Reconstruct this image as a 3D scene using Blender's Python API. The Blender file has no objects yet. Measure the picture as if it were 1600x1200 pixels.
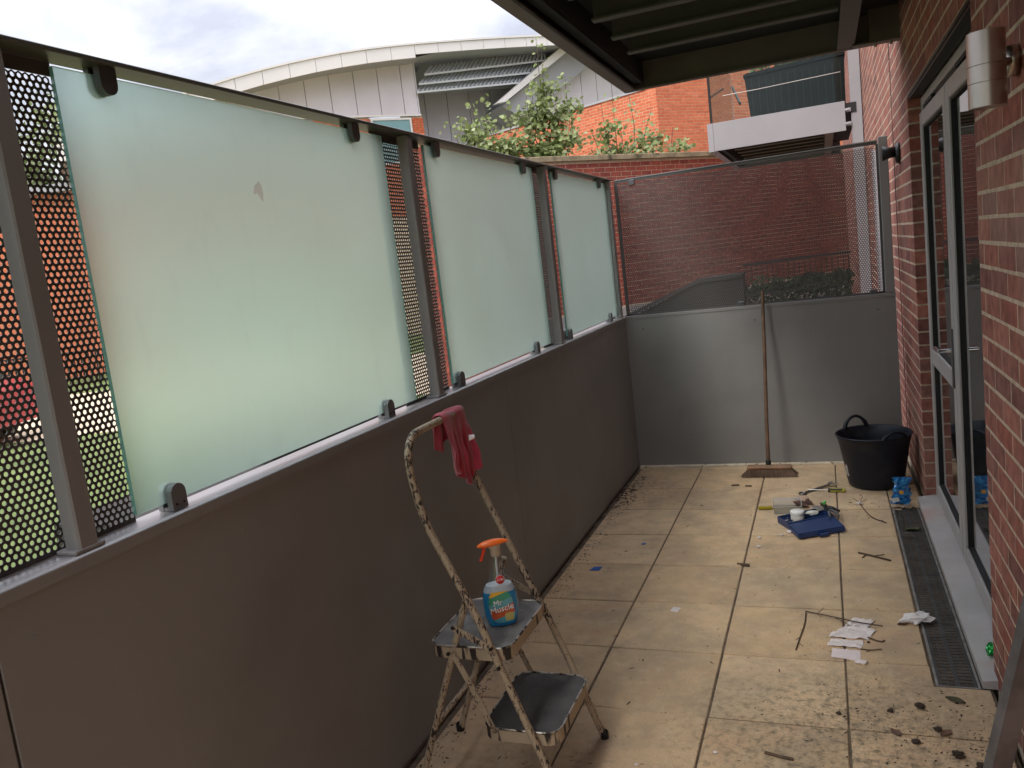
import bpy, bmesh, math, random
from mathutils import Vector, Matrix, noise
random.seed(7)
S = bpy.context.scene
C = S.collection
PI = math.pi

# ------------------------------------------------------------------ camera
CAM = Vector((0.91469, -5.30785, 1.59525))
fwd = Vector((-0.36588938, 0.91988527, -0.14119507))
rgt = Vector((0.92882681, 0.35142862, -0.11738267))
upv = Vector((0.0583586, 0.17409484, 0.9829981))
cd = bpy.data.cameras.new('camera')
cam = bpy.data.objects.new('camera', cd)
C.objects.link(cam)
cam.matrix_world = Matrix(((rgt.x, upv.x, -fwd.x, CAM.x), (rgt.y, upv.y, -fwd.y, CAM.y), (rgt.z, upv.z, -fwd.z, CAM.z), (0, 0, 0, 1)))
cd.sensor_fit = 'HORIZONTAL'; cd.sensor_width = 36
cd.lens = 36 * 1271.0 / 1600
cd.clip_start = 0.02; cd.clip_end = 1500
S.camera = cam

# ------------------------------------------------------------------ world, sun, exposure
SUN_EL, SUN_AZ = math.radians(48), math.radians(206)      # azimuth of the sun, clockwise from +Y
W = bpy.data.worlds.new('World'); S.world = W; W.use_nodes = True
nt = W.node_tree; nt.nodes.clear()
N = nt.nodes.new; L = nt.links.new
out = N('ShaderNodeOutputWorld'); mix = N('ShaderNodeMixShader')
b1 = N('ShaderNodeBackground'); b2 = N('ShaderNodeBackground')
sky = N('ShaderNodeTexSky'); sky.sky_type = 'NISHITA'; sky.sun_disc = False
sky.sun_elevation = SUN_EL; sky.sun_rotation = SUN_AZ
L(sky.outputs[0], b1.inputs[0]); b1.inputs[1].default_value = 0.11
tc = N('ShaderNodeTexCoord'); sep = N('ShaderNodeSeparateXYZ'); L(tc.outputs['Generated'], sep.inputs[0])
ab = N('ShaderNodeMath'); ab.operation = 'ABSOLUTE'; L(sep.outputs[2], ab.inputs[0])
ad = N('ShaderNodeMath'); ad.operation = 'ADD'; L(ab.outputs[0], ad.inputs[0]); ad.inputs[1].default_value = 0.22
dx = N('ShaderNodeMath'); dx.operation = 'DIVIDE'; L(sep.outputs[0], dx.inputs[0]); L(ad.outputs[0], dx.inputs[1])
dy = N('ShaderNodeMath'); dy.operation = 'DIVIDE'; L(sep.outputs[1], dy.inputs[0]); L(ad.outputs[0], dy.inputs[1])
cmb = N('ShaderNodeCombineXYZ'); L(dx.outputs[0], cmb.inputs[0]); L(dy.outputs[0], cmb.inputs[1])
n1 = N('ShaderNodeTexNoise'); n1.inputs['Scale'].default_value = 2.1; n1.inputs['Detail'].default_value = 7
n1.inputs['Roughness'].default_value = 0.55; n1.inputs['Distortion'].default_value = 0.3
L(cmb.outputs[0], n1.inputs['Vector'])
cr = N('ShaderNodeValToRGB'); L(n1.outputs['Fac'], cr.inputs[0])
e = cr.color_ramp.elements
e[0].position = 0.40; e[0].color = (0.40, 0.405, 0.46, 1)
e[1].position = 0.66; e[1].color = (0.92, 0.90, 0.94, 1)
k = cr.color_ramp.elements.new(0.53); k.color = (0.60, 0.60, 0.645, 1)
L(cr.outputs[0], b2.inputs[0])
# overcast sky: smoothly brighter towards the zenith (CIE overcast distribution)
ov = N('ShaderNodeMath'); ov.operation = 'MULTIPLY_ADD'; L(ab.outputs[0], ov.inputs[0]); ov.inputs[1].default_value = 1.85; ov.inputs[2].default_value = 0.05
L(ov.outputs[0], b2.inputs[1])
mix.inputs[0].default_value = 0.9
L(b1.outputs[0], mix.inputs[1]); L(b2.outputs[0], mix.inputs[2]); L(mix.outputs[0], out.inputs[0])

sd = bpy.data.lights.new('sun', 'SUN'); sd.energy = 0.7; sd.angle = math.radians(18); sd.color = (1, 0.95, 0.86)
sun = bpy.data.objects.new('sun', sd); C.objects.link(sun)
sdir = Vector((math.sin(SUN_AZ) * math.cos(SUN_EL), math.cos(SUN_AZ) * math.cos(SUN_EL), math.sin(SUN_EL)))
sun.rotation_euler = sdir.to_track_quat('Z', 'Y').to_euler(); sun.location = (0, 0, 20)
S.view_settings.view_transform = 'Standard'; S.view_settings.look = 'None'
S.view_settings.exposure = 1.72; S.view_settings.gamma = 1
S.render.engine = 'CYCLES'
S.cycles.use_denoising = True; S.cycles.max_bounces = 10; S.cycles.transmission_bounces = 8
S.cycles.transparent_max_bounces = 12; S.cycles.sample_clamp_indirect = 6

# ------------------------------------------------------------------ materials
MC = {}
def mat(name, col, rough=0.6, metal=0.0, var=0.0, vscale=4.0, bump=0.0, bscale=60.0, spec=0.5, col2=None, trans=0.0, emit=None, coat=0.0, detail=6, ior=1.45, alpha=1.0, sheen=0.0, dark=None, dscale=3.0, dlo=.55, dhi=.7):
    if name in MC: return MC[name]
    m = bpy.data.materials.new(name); m.use_nodes = True; MC[name] = m
    t = m.node_tree; p = t.nodes['Principled BSDF']
    p.inputs['Base Color'].default_value = (*col, 1); p.inputs['Roughness'].default_value = rough
    p.inputs['Metallic'].default_value = metal; p.inputs['Specular IOR Level'].default_value = spec
    p.inputs['Transmission Weight'].default_value = trans; p.inputs['IOR'].default_value = ior
    p.inputs['Coat Weight'].default_value = coat
    p.inputs['Sheen Weight'].default_value = sheen
    co = t.nodes.new('ShaderNodeTexCoord')
    src = None
    if var or col2:
        n = t.nodes.new('ShaderNodeTexNoise'); n.inputs['Scale'].default_value = vscale; n.inputs['Detail'].default_value = detail
        t.links.new(co.outputs['Object'], n.inputs['Vector'])
        r = t.nodes.new('ShaderNodeValToRGB'); t.links.new(n.outputs['Fac'], r.inputs[0])
        c2 = col2 or tuple(min(1, c * (1 + var)) for c in col); c1 = col if col2 else tuple(c * (1 - var) for c in col)
        r.color_ramp.elements[0].position = 0.35; r.color_ramp.elements[0].color = (*c1, 1)
        r.color_ramp.elements[1].position = 0.65; r.color_ramp.elements[1].color = (*c2, 1)
        src = r.outputs[0]
    if dark:
        n = t.nodes.new('ShaderNodeTexNoise'); n.inputs['Scale'].default_value = dscale; n.inputs['Detail'].default_value = 8
        t.links.new(co.outputs['Object'], n.inputs['Vector'])
        r = t.nodes.new('ShaderNodeMapRange'); t.links.new(n.outputs['Fac'], r.inputs[0])
        r.inputs[1].default_value = dlo; r.inputs[2].default_value = dhi
        mx = t.nodes.new('ShaderNodeMix'); mx.data_type = 'RGBA'; t.links.new(r.outputs[0], mx.inputs[0])
        if src: t.links.new(src, mx.inputs[6])
        else: mx.inputs[6].default_value = (*col, 1)
        mx.inputs[7].default_value = (*dark, 1); src = mx.outputs[2]
    if src: t.links.new(src, p.inputs['Base Color'])
    if bump:
        n = t.nodes.new('ShaderNodeTexNoise'); n.inputs['Scale'].default_value = bscale; n.inputs['Detail'].default_value = 4
        t.links.new(co.outputs['Object'], n.inputs['Vector'])
        b = t.nodes.new('ShaderNodeBump'); b.inputs['Strength'].default_value = bump; b.inputs['Distance'].default_value = 0.01
        t.links.new(n.outputs['Fac'], b.inputs['Height']); t.links.new(b.outputs[0], p.inputs['Normal'])
    return m

def island_mat(name, cols, rough=0.8, bump=0.3, bscale=70, dirt=None, translucent=0.0, nvar=0.25, nscale=14):
    """colour differs from piece to piece (brick, slab, leaf)"""
    m = bpy.data.materials.new(name); m.use_nodes = True
    t = m.node_tree; p = t.nodes['Principled BSDF']; p.inputs['Roughness'].default_value = rough
    p.inputs['Specular IOR Level'].default_value = 0.3
    g = t.nodes.new('ShaderNodeNewGeometry'); oi = t.nodes.new('ShaderNodeObjectInfo')
    a = t.nodes.new('ShaderNodeMath'); a.operation = 'ADD'
    t.links.new(g.outputs['Random Per Island'], a.inputs[0]); t.links.new(oi.outputs['Random'], a.inputs[1])
    fr = t.nodes.new('ShaderNodeMath'); fr.operation = 'FRACT'; t.links.new(a.outputs[0], fr.inputs[0])
    r = t.nodes.new('ShaderNodeValToRGB'); t.links.new(fr.outputs[0], r.inputs[0])
    r.color_ramp.elements.remove(r.color_ramp.elements[1])
    for i, c in enumerate(cols):
        pos = i / max(1, len(cols) - 1)
        el = r.color_ramp.elements[0] if i == 0 else r.color_ramp.elements.new(pos)
        el.position = pos; el.color = (*c, 1)
    n = t.nodes.new('ShaderNodeTexNoise'); n.inputs['Scale'].default_value = nscale; n.inputs['Detail'].default_value = 7
    t.links.new(g.outputs['Position'], n.inputs['Vector'])
    mr = t.nodes.new('ShaderNodeMapRange'); t.links.new(n.outputs['Fac'], mr.inputs[0])
    mr.inputs[1].default_value = 0.3; mr.inputs[2].default_value = 0.7; mr.inputs[3].default_value = 1 - nvar; mr.inputs[4].default_value = 1 + nvar
    vm = t.nodes.new('ShaderNodeVectorMath'); vm.operation = 'SCALE'
    t.links.new(r.outputs[0], vm.inputs[0]); t.links.new(mr.outputs[0], vm.inputs['Scale'])
    src = vm.outputs[0]
    if dirt:
        n2 = t.nodes.new('ShaderNodeTexNoise'); n2.inputs['Scale'].default_value = 2.2; n2.inputs['Detail'].default_value = 9
        t.links.new(g.outputs['Position'], n2.inputs['Vector'])
        m2 = t.nodes.new('ShaderNodeMapRange'); t.links.new(n2.outputs['Fac'], m2.inputs[0])
        m2.inputs[1].default_value = 0.5; m2.inputs[2].default_value = 0.75; m2.inputs[4].default_value = 0.55
        mx = t.nodes.new('ShaderNodeMix'); mx.data_type = 'RGBA'; t.links.new(m2.outputs[0], mx.inputs[0])
        t.links.new(src, mx.inputs[6]); mx.inputs[7].default_value = (*dirt, 1); src = mx.outputs[2]
    t.links.new(src, p.inputs['Base Color'])
    if bump:
        n3 = t.nodes.new('ShaderNodeTexNoise'); n3.inputs['Scale'].default_value = bscale; n3.inputs['Detail'].default_value = 5
        t.links.new(g.outputs['Position'], n3.inputs['Vector'])
        b = t.nodes.new('ShaderNodeBump'); b.inputs['Strength'].default_value = bump; b.inputs['Distance'].default_value = 0.006
        t.links.new(n3.outputs['Fac'], b.inputs['Height']); t.links.new(b.outputs[0], p.inputs['Normal'])
    if translucent:
        o = t.nodes['Material Output']; tr = t.nodes.new('ShaderNodeBsdfTranslucent'); t.links.new(src, tr.inputs[0])
        ms = t.nodes.new('ShaderNodeMixShader'); ms.inputs[0].default_value = translucent
        t.links.new(p.outputs[0], ms.inputs[1]); t.links.new(tr.outputs[0], ms.inputs[2]); t.links.new(ms.outputs[0], o.inputs[0])
    MC[name] = m
    return m

M = {}
M['brick'] = island_mat('red_brick', [(.26, .100, .074), (.34, .125, .09), (.19, .078, .066), (.30, .118, .092), (.38, .15, .11), (.22, .085, .070), (.32, .105, .075), (.25, .12, .10)], rough=.88, bump=.7, bscale=90, dirt=(.42, .27, .21), nvar=.32, nscale=22)
M['orange_brick'] = island_mat('orange_brick', [(.58, .15, .07), (.50, .125, .06), (.63, .18, .09), (.54, .14, .065)], rough=.85, bump=.2, nvar=.15)
M['dark_red_brick'] = island_mat('dark_red_brick', [(.26, .062, .045), (.32, .080, .052), (.22, .052, .042), (.29, .072, .05)], rough=.85, bump=.2)
M['mortar'] = mat('mortar', (.56, .44, .32), .95, var=.2, vscale=30, bump=.6, bscale=200)
M['mortar_far'] = mat('far_mortar', (.62, .50, .36), .95, var=.12, vscale=20)
M['fence'] = mat('grey_brown_paint', (.235, .230, .226), .55, 0.0, var=.07, vscale=1.6, bump=.04, bscale=300, spec=.45, dark=(.17, .16, .15), dscale=1.3, dlo=.5, dhi=.85)
M['fence_light'] = mat('sill_metal', (.42, .41, .42), .30, 0.5, var=.05, vscale=6)
M['clamp'] = mat('clamp_zinc', (.10, .10, .105), .42, .35, var=.1, vscale=20)
M['frame'] = mat('door_frame_grey', (.44, .415, .405), .40, 0.1, var=.05, vscale=5)
M['gasket'] = mat('black_gasket', (.012, .012, .012), .6)
M['black'] = mat('black_plastic', (.012, .012, .013), .45)
M['steel_dark'] = mat('balcony_steel', (.135, .108, .094), .50, .15, var=.12, vscale=3)
M['deck'] = mat('deck_underside', (.022, .021, .021), .75, var=.15, vscale=2)
M['pale_steel'] = mat('pale_grey_steel', (.36, .34, .36), .42, .1, var=.05, vscale=2)
M['sill_paint'] = mat('threshold_paint', (.43, .405, .39), .50, .0, var=.08, vscale=6, dark=(.42, .20, .14), dscale=2.5, dlo=.56, dhi=.8, bump=.1)
M['brushed'] = mat('brushed_steel', (.50, .43, .39), .34, 1.0, var=.06, vscale=3)
M['chrome'] = mat('chrome', (.75, .75, .77), .08, 1.0)
M['joint'] = mat('joint_dirt', (.115, .085, .058), .95, var=.4, vscale=12, bump=.8, bscale=90)

def splash(m, amt=.5):
    t = m.node_tree; p = t.nodes['Principled BSDF']; src = p.inputs['Base Color'].links[0].from_socket
    g = t.nodes.new('ShaderNodeNewGeometry'); mp = t.nodes.new('ShaderNodeMapping'); mp.inputs['Scale'].default_value = (1, 1, .12); t.links.new(g.outputs['Position'], mp.inputs[0])
    for vec, sc, lo, hi, am in ((mp.outputs[0], 26, .62, .78, .10), (g.outputs['Position'], 95, .71, .76, .4)):
        n = t.nodes.new('ShaderNodeTexNoise'); n.inputs['Scale'].default_value = sc; n.inputs['Detail'].default_value = 3; t.links.new(vec, n.inputs['Vector'])
        r = t.nodes.new('ShaderNodeMapRange'); t.links.new(n.outputs['Fac'], r.inputs[0]); r.inputs[1].default_value = lo; r.inputs[2].default_value = hi; r.inputs[4].default_value = am
        mx = t.nodes.new('ShaderNodeMix'); mx.data_type = 'RGBA'; t.links.new(r.outputs[0], mx.inputs[0]); t.links.new(src, mx.inputs[6]); mx.inputs[7].default_value = (.36, .33, .29, 1); src = mx.outputs[2]
    t.links.new(src, p.inputs['Base Color'])
splash(M['fence'])
def slab_material():
    m = island_mat('sandstone_slab', [(.60, .43, .255), (.56, .395, .235), (.64, .465, .285), (.61, .45, .285), (.54, .38, .225)], rough=.85, bump=.45, bscale=160, nvar=.10, nscale=9)
    t = m.node_tree; p = t.nodes['Principled BSDF']
    g = t.nodes.new('ShaderNodeNewGeometry')
    src = p.inputs['Base Color'].links[0].from_socket
    def layer(scale, lo, hi, amt, col, vec=None, detail=8):
        nonlocal src
        n = t.nodes.new('ShaderNodeTexNoise'); n.inputs['Scale'].default_value = scale; n.inputs['Detail'].default_value = detail; n.inputs['Roughness'].default_value = .65
        t.links.new(g.outputs['Position'], n.inputs['Vector'])
        r = t.nodes.new('ShaderNodeMapRange'); t.links.new(n.outputs['Fac'], r.inputs[0]); r.inputs[1].default_value = lo; r.inputs[2].default_value = hi
        r.inputs[4].default_value = amt
        f = r.outputs[0]
        if vec:
            cx, cy, rad = vec
            d = t.nodes.new('ShaderNodeVectorMath'); d.operation = 'DISTANCE'; t.links.new(g.outputs['Position'], d.inputs[0]); d.inputs[1].default_value = (cx, cy, 0)
            q = t.nodes.new('ShaderNodeMapRange'); t.links.new(d.outputs['Value'], q.inputs[0]); q.inputs[1].default_value = rad; q.inputs[2].default_value = rad * .35
            mu = t.nodes.new('ShaderNodeMath'); mu.operation = 'MULTIPLY'; t.links.new(f, mu.inputs[0]); t.links.new(q.outputs[0], mu.inputs[1]); f = mu.outputs[0]
        mx = t.nodes.new('ShaderNodeMix'); mx.data_type = 'RGBA'; t.links.new(f, mx.inputs[0]); t.links.new(src, mx.inputs[6]); mx.inputs[7].default_value = (*col, 1); src = mx.outputs[2]
    layer(1.7, .45, .66, .65, (.33, .26, .18))
    layer(6.0, .47, .66, .6, (.36, .285, .20))
    layer(3.1, .55, .72, .45, (.52, .29, .18))
    layer(40, .60, .70, .55, (.24, .18, .12))
    layer(14, .52, .70, .35, (.64, .53, .37))
    layer(260, .60, .72, .55, (.20, .15, .10), detail=2)
    layer(300, .62, .74, .5, (.68, .58, .42), detail=2)
    layer(34, .48, .64, .8, (.13, .12, .08), (0.86, -2.80, .62))
    layer(75, .47, .66, .5, (.20, .16, .11), (1.05, -2.75, .70))
    layer(30, .50, .66, .6, (.12, .10, .075), (-.45, -.1, .55))
    layer(30, .52, .66, .5, (.12, .10, .075), (.0, -3.3, .5))
    t.links.new(src, p.inputs['Base Color'])
    return m
M['slab'] = slab_material()

# ------------------------------------------------------------------ geometry helpers
class MB:
    def __init__(s): s.v = []; s.f = []; s.m = []; s.sm = []
    def add(s, vs, fs, mi=0, smooth=False):
        o = len(s.v); s.v += [tuple(v) for v in vs]
        for f in fs: s.f.append([i + o for i in f]); s.m.append(mi); s.sm.append(smooth)
        return s
    def box(s, a, b, mi=0, ch=0.0):
        x0, y0, z0 = [min(a[i], b[i]) for i in range(3)]; x1, y1, z1 = [max(a[i], b[i]) for i in range(3)]
        if ch <= 0:
            v = [(x0, y0, z0), (x1, y0, z0), (x1, y1, z0), (x0, y1, z0), (x0, y0, z1), (x1, y0, z1), (x1, y1, z1), (x0, y1, z1)]
            return s.add(v, [(0, 3, 2, 1), (4, 5, 6, 7), (0, 1, 5, 4), (1, 2, 6, 5), (2, 3, 7, 6), (3, 0, 4, 7)], mi)
        ch = min(ch, (x1 - x0) * .45, (y1 - y0) * .45, (z1 - z0) * .45)
        bm = bmesh.new(); bmesh.ops.create_cube(bm, size=1)
        for q in bm.verts: q.co = Vector(((x0 + x1) / 2 + q.co.x * (x1 - x0), (y0 + y1) / 2 + q.co.y * (y1 - y0), (z0 + z1) / 2 + q.co.z * (z1 - z0)))
        bmesh.ops.bevel(bm, geom=bm.edges[:], offset=ch, segments=1, affect='EDGES')
        return s.bm(bm, mi)
    def bm(s, bm, mi=0, smooth=False, mw=None):
        bm.verts.index_update()
        vs = [(mw @ q.co) if mw else q.co.copy() for q in bm.verts]
        fs = [[q.index for q in f.verts] for f in bm.faces]; bm.free()
        return s.add(vs, fs, mi, smooth)
    def tube(s, pts, r, n=10, mi=0, smooth=True, caps=True, rs=None):
        pts = [Vector(p) for p in pts]; rings = []
        up = None
        for i, p in enumerate(pts):
            d = (pts[min(i + 1, len(pts) - 1)] - pts[max(i - 1, 0)]).normalized()
            if up is None:
                up = Vector((0, 0, 1)) if abs(d.z) < .9 else Vector((1, 0, 0))
            a = d.cross(up).normalized(); b = a.cross(d).normalized(); up = b
            rr = rs[i] if rs else r
            rings.append([p + (a * math.cos(2 * PI * j / n) + b * math.sin(2 * PI * j / n)) * rr for j in range(n)])
        vs = [v for R in rings for v in R]; fs = []
        for i in range(len(rings) - 1):
            for j in range(n): fs.append((i * n + j, i * n + (j + 1) % n, (i + 1) * n + (j + 1) % n, (i + 1) * n + j))
        s.add(vs, fs, mi, smooth)
        if caps:
            s.add(rings[0], [list(range(n))], mi); s.add(rings[-1], [list(range(n))[::-1]], mi)
        return s
    def lathe(s, prof, c=(0, 0, 0), n=24, mi=0, smooth=True, sx=1, sy=1):
        vs = [(c[0] + r * math.cos(2 * PI * j / n) * sx, c[1] + r * math.sin(2 * PI * j / n) * sy, c[2] + z) for r, z in prof for j in range(n)]
        fs = [(i * n + j, i * n + (j + 1) % n, (i + 1) * n + (j + 1) % n, (i + 1) * n + j) for i in range(len(prof) - 1) for j in range(n)]
        return s.add(vs, fs, mi, smooth)
    def prism(s, poly, a, b, axis=1, mi=0):
        """poly in the plane normal to axis, extruded from a to b"""
        def P(p, t):
            return {0: (t, p[0], p[1]), 1: (p[0], t, p[1]), 2: (p[0], p[1], t)}[axis]
        n = len(poly); vs = [P(p, a) for p in poly] + [P(p, b) for p in poly]
        fs = [list(range(n)), list(range(2 * n - 1, n - 1, -1))] + [(i, i + n, (i + 1) % n + n, (i + 1) % n) for i in range(n)]
        return s.add(vs, fs, mi)
    def beam(s, p, q, w, h, mi=0, up=(0, 0, 1)):
        p, q = Vector(p), Vector(q); d = (q - p).normalized(); a = d.cross(Vector(up))
        if a.length < 1e-4: a = d.cross(Vector((1, 0, 0)))
        a.normalize(); b = a.cross(d).normalized(); vs = []
        for c in (p, q):
            for i, j in ((-1, -1), (1, -1), (1, 1), (-1, 1)): vs.append(c + a * i * w / 2 + b * j * h / 2)
        return s.add(vs, [(0, 1, 2, 3), (7, 6, 5, 4), (0, 4, 5, 1), (1, 5, 6, 2), (2, 6, 7, 3), (3, 7, 4, 0)], mi)
    def mesh(s, name, mats):
        me = bpy.data.meshes.new(name); me.from_pydata([tuple(v) for v in s.v], [], s.f)
        for m in (mats if isinstance(mats, (list, tuple)) else [mats]): me.materials.append(m)
        me.polygons.foreach_set('material_index', s.m); me.polygons.foreach_set('use_smooth', s.sm)
        bm = bmesh.new(); bm.from_mesh(me); bmesh.ops.recalc_face_normals(bm, faces=bm.faces[:]); bm.to_mesh(me); bm.free()
        me.update(); return me
    def build(s, name, mats, parent=None, **kw):
        return link(name, s.mesh(name, mats), parent, **kw)

def link(name, me, parent=None, loc=None, rot=None, label=None, cat=None, group=None, kind=None):
    o = bpy.data.objects.new(name, me); C.objects.link(o)
    if parent is not None: o.parent = parent
    if loc is not None: o.location = loc
    if rot is not None: o.rotation_euler = rot
    if label: o['label'] = label
    if cat: o['category'] = cat
    if group: o['group'] = group
    if kind: o['kind'] = kind
    return o
def thing(name, label, cat, loc=(0, 0, 0), rz=0, group=None):
    return link(name, None, None, loc, (0, 0, rz), label, cat, group)
def autosmooth(o):
    return o

# ------------------------------------------------------------------ bricks
BL, BH, MJ = .225, .075, .010
_bm = {}
def brick_mesh(L, dep, matn, ch=.0018):
    key = (round(L, 3), dep, matn)
    if key in _bm: return _bm[key]
    h = BH - MJ; b = MB(); brick_geo(b, -L / 2, L / 2, -h / 2, h / 2, dep, ch)
    _bm[key] = b.mesh('brick', M[matn]); return _bm[key]
def brick_geo(b, a0, a1, z0, z1, dep, ch, y=0):
    """front face at y, faces -y, body goes to +dep"""
    v = [(a0 + ch, y, z0 + ch), (a1 - ch, y, z0 + ch), (a1 - ch, y, z1 - ch), (a0 + ch, y, z1 - ch),
         (a0, y + ch, z0), (a1, y + ch, z0), (a1, y + ch, z1), (a0, y + ch, z1),
         (a0, y + dep, z0), (a1, y + dep, z0), (a1, y + dep, z1), (a0, y + dep, z1)]
    b.add(v, [(0, 1, 2, 3), (0, 4, 5, 1), (1, 5, 6, 2), (2, 6, 7, 3), (3, 7, 4, 0), (4, 8, 9, 5), (5, 9, 10, 6), (6, 10, 11, 7), (7, 11, 8, 4)])
def brick_wall(root, a0, a1, z0, z1, holes=(), matn='brick', single=0, focus=(0, 0), dep=.1, phase=0.0, vis=None, zoff=0.0):
    """bricks in the local XZ plane of root (front at y=0)"""
    L0 = []
    k0 = int(math.floor((z0 - zoff) / BH)); k1 = int(math.ceil((z1 - zoff) / BH))
    for k in range(k0, k1):
        zc = k * BH + BH / 2 + zoff
        if zc - BH / 2 < z0 - .02 or zc + BH / 2 > z1 + .02: continue
        cuts = [(a0, a1)]
        for (h0, h1, hz0, hz1) in holes:
            if hz0 < zc < hz1:
                nc = []
                for c0, c1 in cuts:
                    if h1 <= c0 or h0 >= c1: nc.append((c0, c1)); continue
                    if h0 > c0: nc.append((c0, h0))
                    if h1 < c1: nc.append((h1, c1))
                cuts = nc
        off = phase + (BL / 2 if k % 2 else 0)
        for c0, c1 in cuts:
            j = math.floor((c0 - off) / BL)
            while off + j * BL < c1:
                s0 = max(off + j * BL + MJ / 2, c0); s1 = min(off + (j + 1) * BL - MJ / 2, c1); j += 1
                if s1 - s0 < .03: continue
                if vis and not vis((s0 + s1) / 2, zc): continue
                L0.append((s0, s1, zc))
    L0.sort(key=lambda t: (t[0] / 2 + t[1] / 2 - focus[0]) ** 2 + (t[2] - focus[1]) ** 2)
    rest = MB()
    for i, (s0, s1, zc) in enumerate(L0):
        jy = random.uniform(-.0009, .0003); jz = random.uniform(-.001, .001)
        if i < single:
            Lr = round((s1 - s0) / .005) * .005
            link('brick', brick_mesh(Lr, dep, matn), root, loc=((s0 + s1) / 2, jy, zc + jz), rot=(0, random.uniform(-.002, .002), 0))
        else:
            h = (BH - MJ) / 2; brick_geo(rest, s0, s1, zc - h + jz, zc + h + jz, dep, .0022, jy)
    if rest.v: rest.build('brickwork', M[matn], root, kind='stuff')

# ================================================================== STRUCTURE
# ---- ground
grass = mat('lawn_grass', (.085, .125, .035), .95, col2=(.15, .20, .06), vscale=1.3, bump=.8, bscale=60, dark=(.20, .20, .09), dscale=.6, dlo=.6, dhi=.8)
b = MB(); b.box((-420, -300, -.6), (420, 420, -.12)); b.build('lawn', grass, kind='structure')
b = MB(); b.prism([(-24, -2.1), (-3.6, 5.8), (-5, 12.5), (-30, 2.8)], -.12, -.112, axis=2)
b.build('path', mat('cream_gravel_path', (.55, .45, .32), .95, var=.12, vscale=4, bump=.3, bscale=80), kind='structure')
b = MB(); b.box((-3.2, .75, -.12), (1.36, 13.2, -.104))
b.build('yard', mat('yard_paving', (.23, .22, .21), .9, var=.2, vscale=2), kind='structure')

# ---- paving of the terrace
bed = MB(); bed.box((-.60, -7.3, -.10), (1.36, .60, -.0055))
paving = bed.build('paving', M['joint'], kind='structure')
def slab(x0, x1, y0, y1):
    g = .0036
    b = MB(); ch = .003; z1 = 0; z0 = -.02
    X0, X1, Y0, Y1 = x0 + g, x1 - g, y0 + g, y1 - g; cx, cy = (X0 + X1) / 2, (Y0 + Y1) / 2
    key = (round(x1 - x0, 3), round(y1 - y0, 3))
    if key not in _slab:
        hx, hy = (X1 - X0) / 2, (Y1 - Y0) / 2
        v = [(-hx + ch, -hy + ch, 0), (hx - ch, -hy + ch, 0), (hx - ch, hy - ch, 0), (-hx + ch, hy - ch, 0), (-hx, -hy, -ch), (hx, -hy, -ch), (hx, hy, -ch), (-hx, hy, -ch), (-hx, -hy, z0), (hx, -hy, z0), (hx, hy, z0), (-hx, hy, z0)]
        b.add(v, [(0, 1, 2, 3), (0, 4, 5, 1), (1, 5, 6, 2), (2, 6, 7, 3), (3, 7, 4, 0), (4, 8, 9, 5), (5, 9, 10, 6), (6, 10, 11, 7), (7, 11, 8, 4)])
        _slab[key] = b.mesh('slab', M['slab'])
    link('slab', _slab[key], paving, loc=(cx + random.uniform(-.001, .001), cy, random.uniform(-.0015, .001)), rot=(random.uniform(-.002, .002), random.uniform(-.002, .002), random.uniform(-.002, .002)))
_slab = {}
ys = [-7.2 + .45 * i for i in range(18)]
for y in ys:
    y1 = min(y + .45, .53)
    if y > .5: continue
    for x0, x1 in ((-.45, 0), (0, .45), (.45, .9)): slab(x0, x1, y, y1)
    if y + .45 <= -2.4 + .02: slab(.9, 1.35, y, y1)
    elif y < -2.4: pass
    elif y < -.5: slab(.9, 1.182, y, y1)
    else: slab(.9, 1.182, y, y1)
for y0, y1 in ((-.402, 0), (0, .45), (.45, .53)): slab(1.182, 1.352, y0, y1)
b = MB(); b.prism([(.9028, -2.6972), (1.3492, -2.6972), (1.3492, -2.393), (1.179, -2.393), (1.179, -2.2528), (.9028, -2.2528)], -.02, 0, axis=2); b.build('slab', M['slab'], paving)
b = MB(); b.box((-.465, .532, -.02), (1.33, .575, .012), ch=.003); b.build('kerb_strip', mat('pale_stone_strip', (.62, .54, .42), .9, var=.15, vscale=12, dark=(.15, .12, .09), dscale=30, dlo=.58, dhi=.66), paving)

# ---- our building: brick wall on the right
XW = 1.375
bldg = thing('apartment_building', 'red brick apartment wall with the grey glazed terrace door on the right', 'building', (XW, 0, 0), -PI / 2)
# local x = -y world ; local y = +x world (front at 0 faces the terrace)
# opening: world y -2.316..-.306 -> local x .306..2.316 ; z 0..2.25
core = MB()
core.box((-12.6, .0007, -.12), (.303, .06, 6.2)); core.box((2.319, .0007, -.12), (7.2, .06, 6.2)); core.box((.303, .0007, 2.253), (2.319, .06, 6.2))
core.box((-12.6, .06, -.12), (.300, .30, 6.2)); core.box((2.322, .06, -.12), (7.2, .30, 6.2)); core.box((.300, .06, 2.256), (2.322, .30, 6.2))
core.build('mortar', M['mortar'], bldg)
brick_wall(bldg, -12.5, 7.1, 0, 5.1, holes=((.306, 2.316, -1, 2.25),), single=300, focus=(3.0, 1.3), dep=.070, phase=.04)
b = MB(); b.box((.300, .0, 2.236), (2.322, .006, 2.249)); b.box((.300, .006, 2.225), (2.322, .055, 2.249)); b.build('lintel', M['black'], bldg)
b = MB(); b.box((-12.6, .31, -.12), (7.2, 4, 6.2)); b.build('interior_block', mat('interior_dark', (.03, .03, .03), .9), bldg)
b = MB(); b.box((-.715, -.003, 0), (-.700, .0065, 5.0)); b.build('movement_joint', M['gasket'], bldg)

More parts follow.
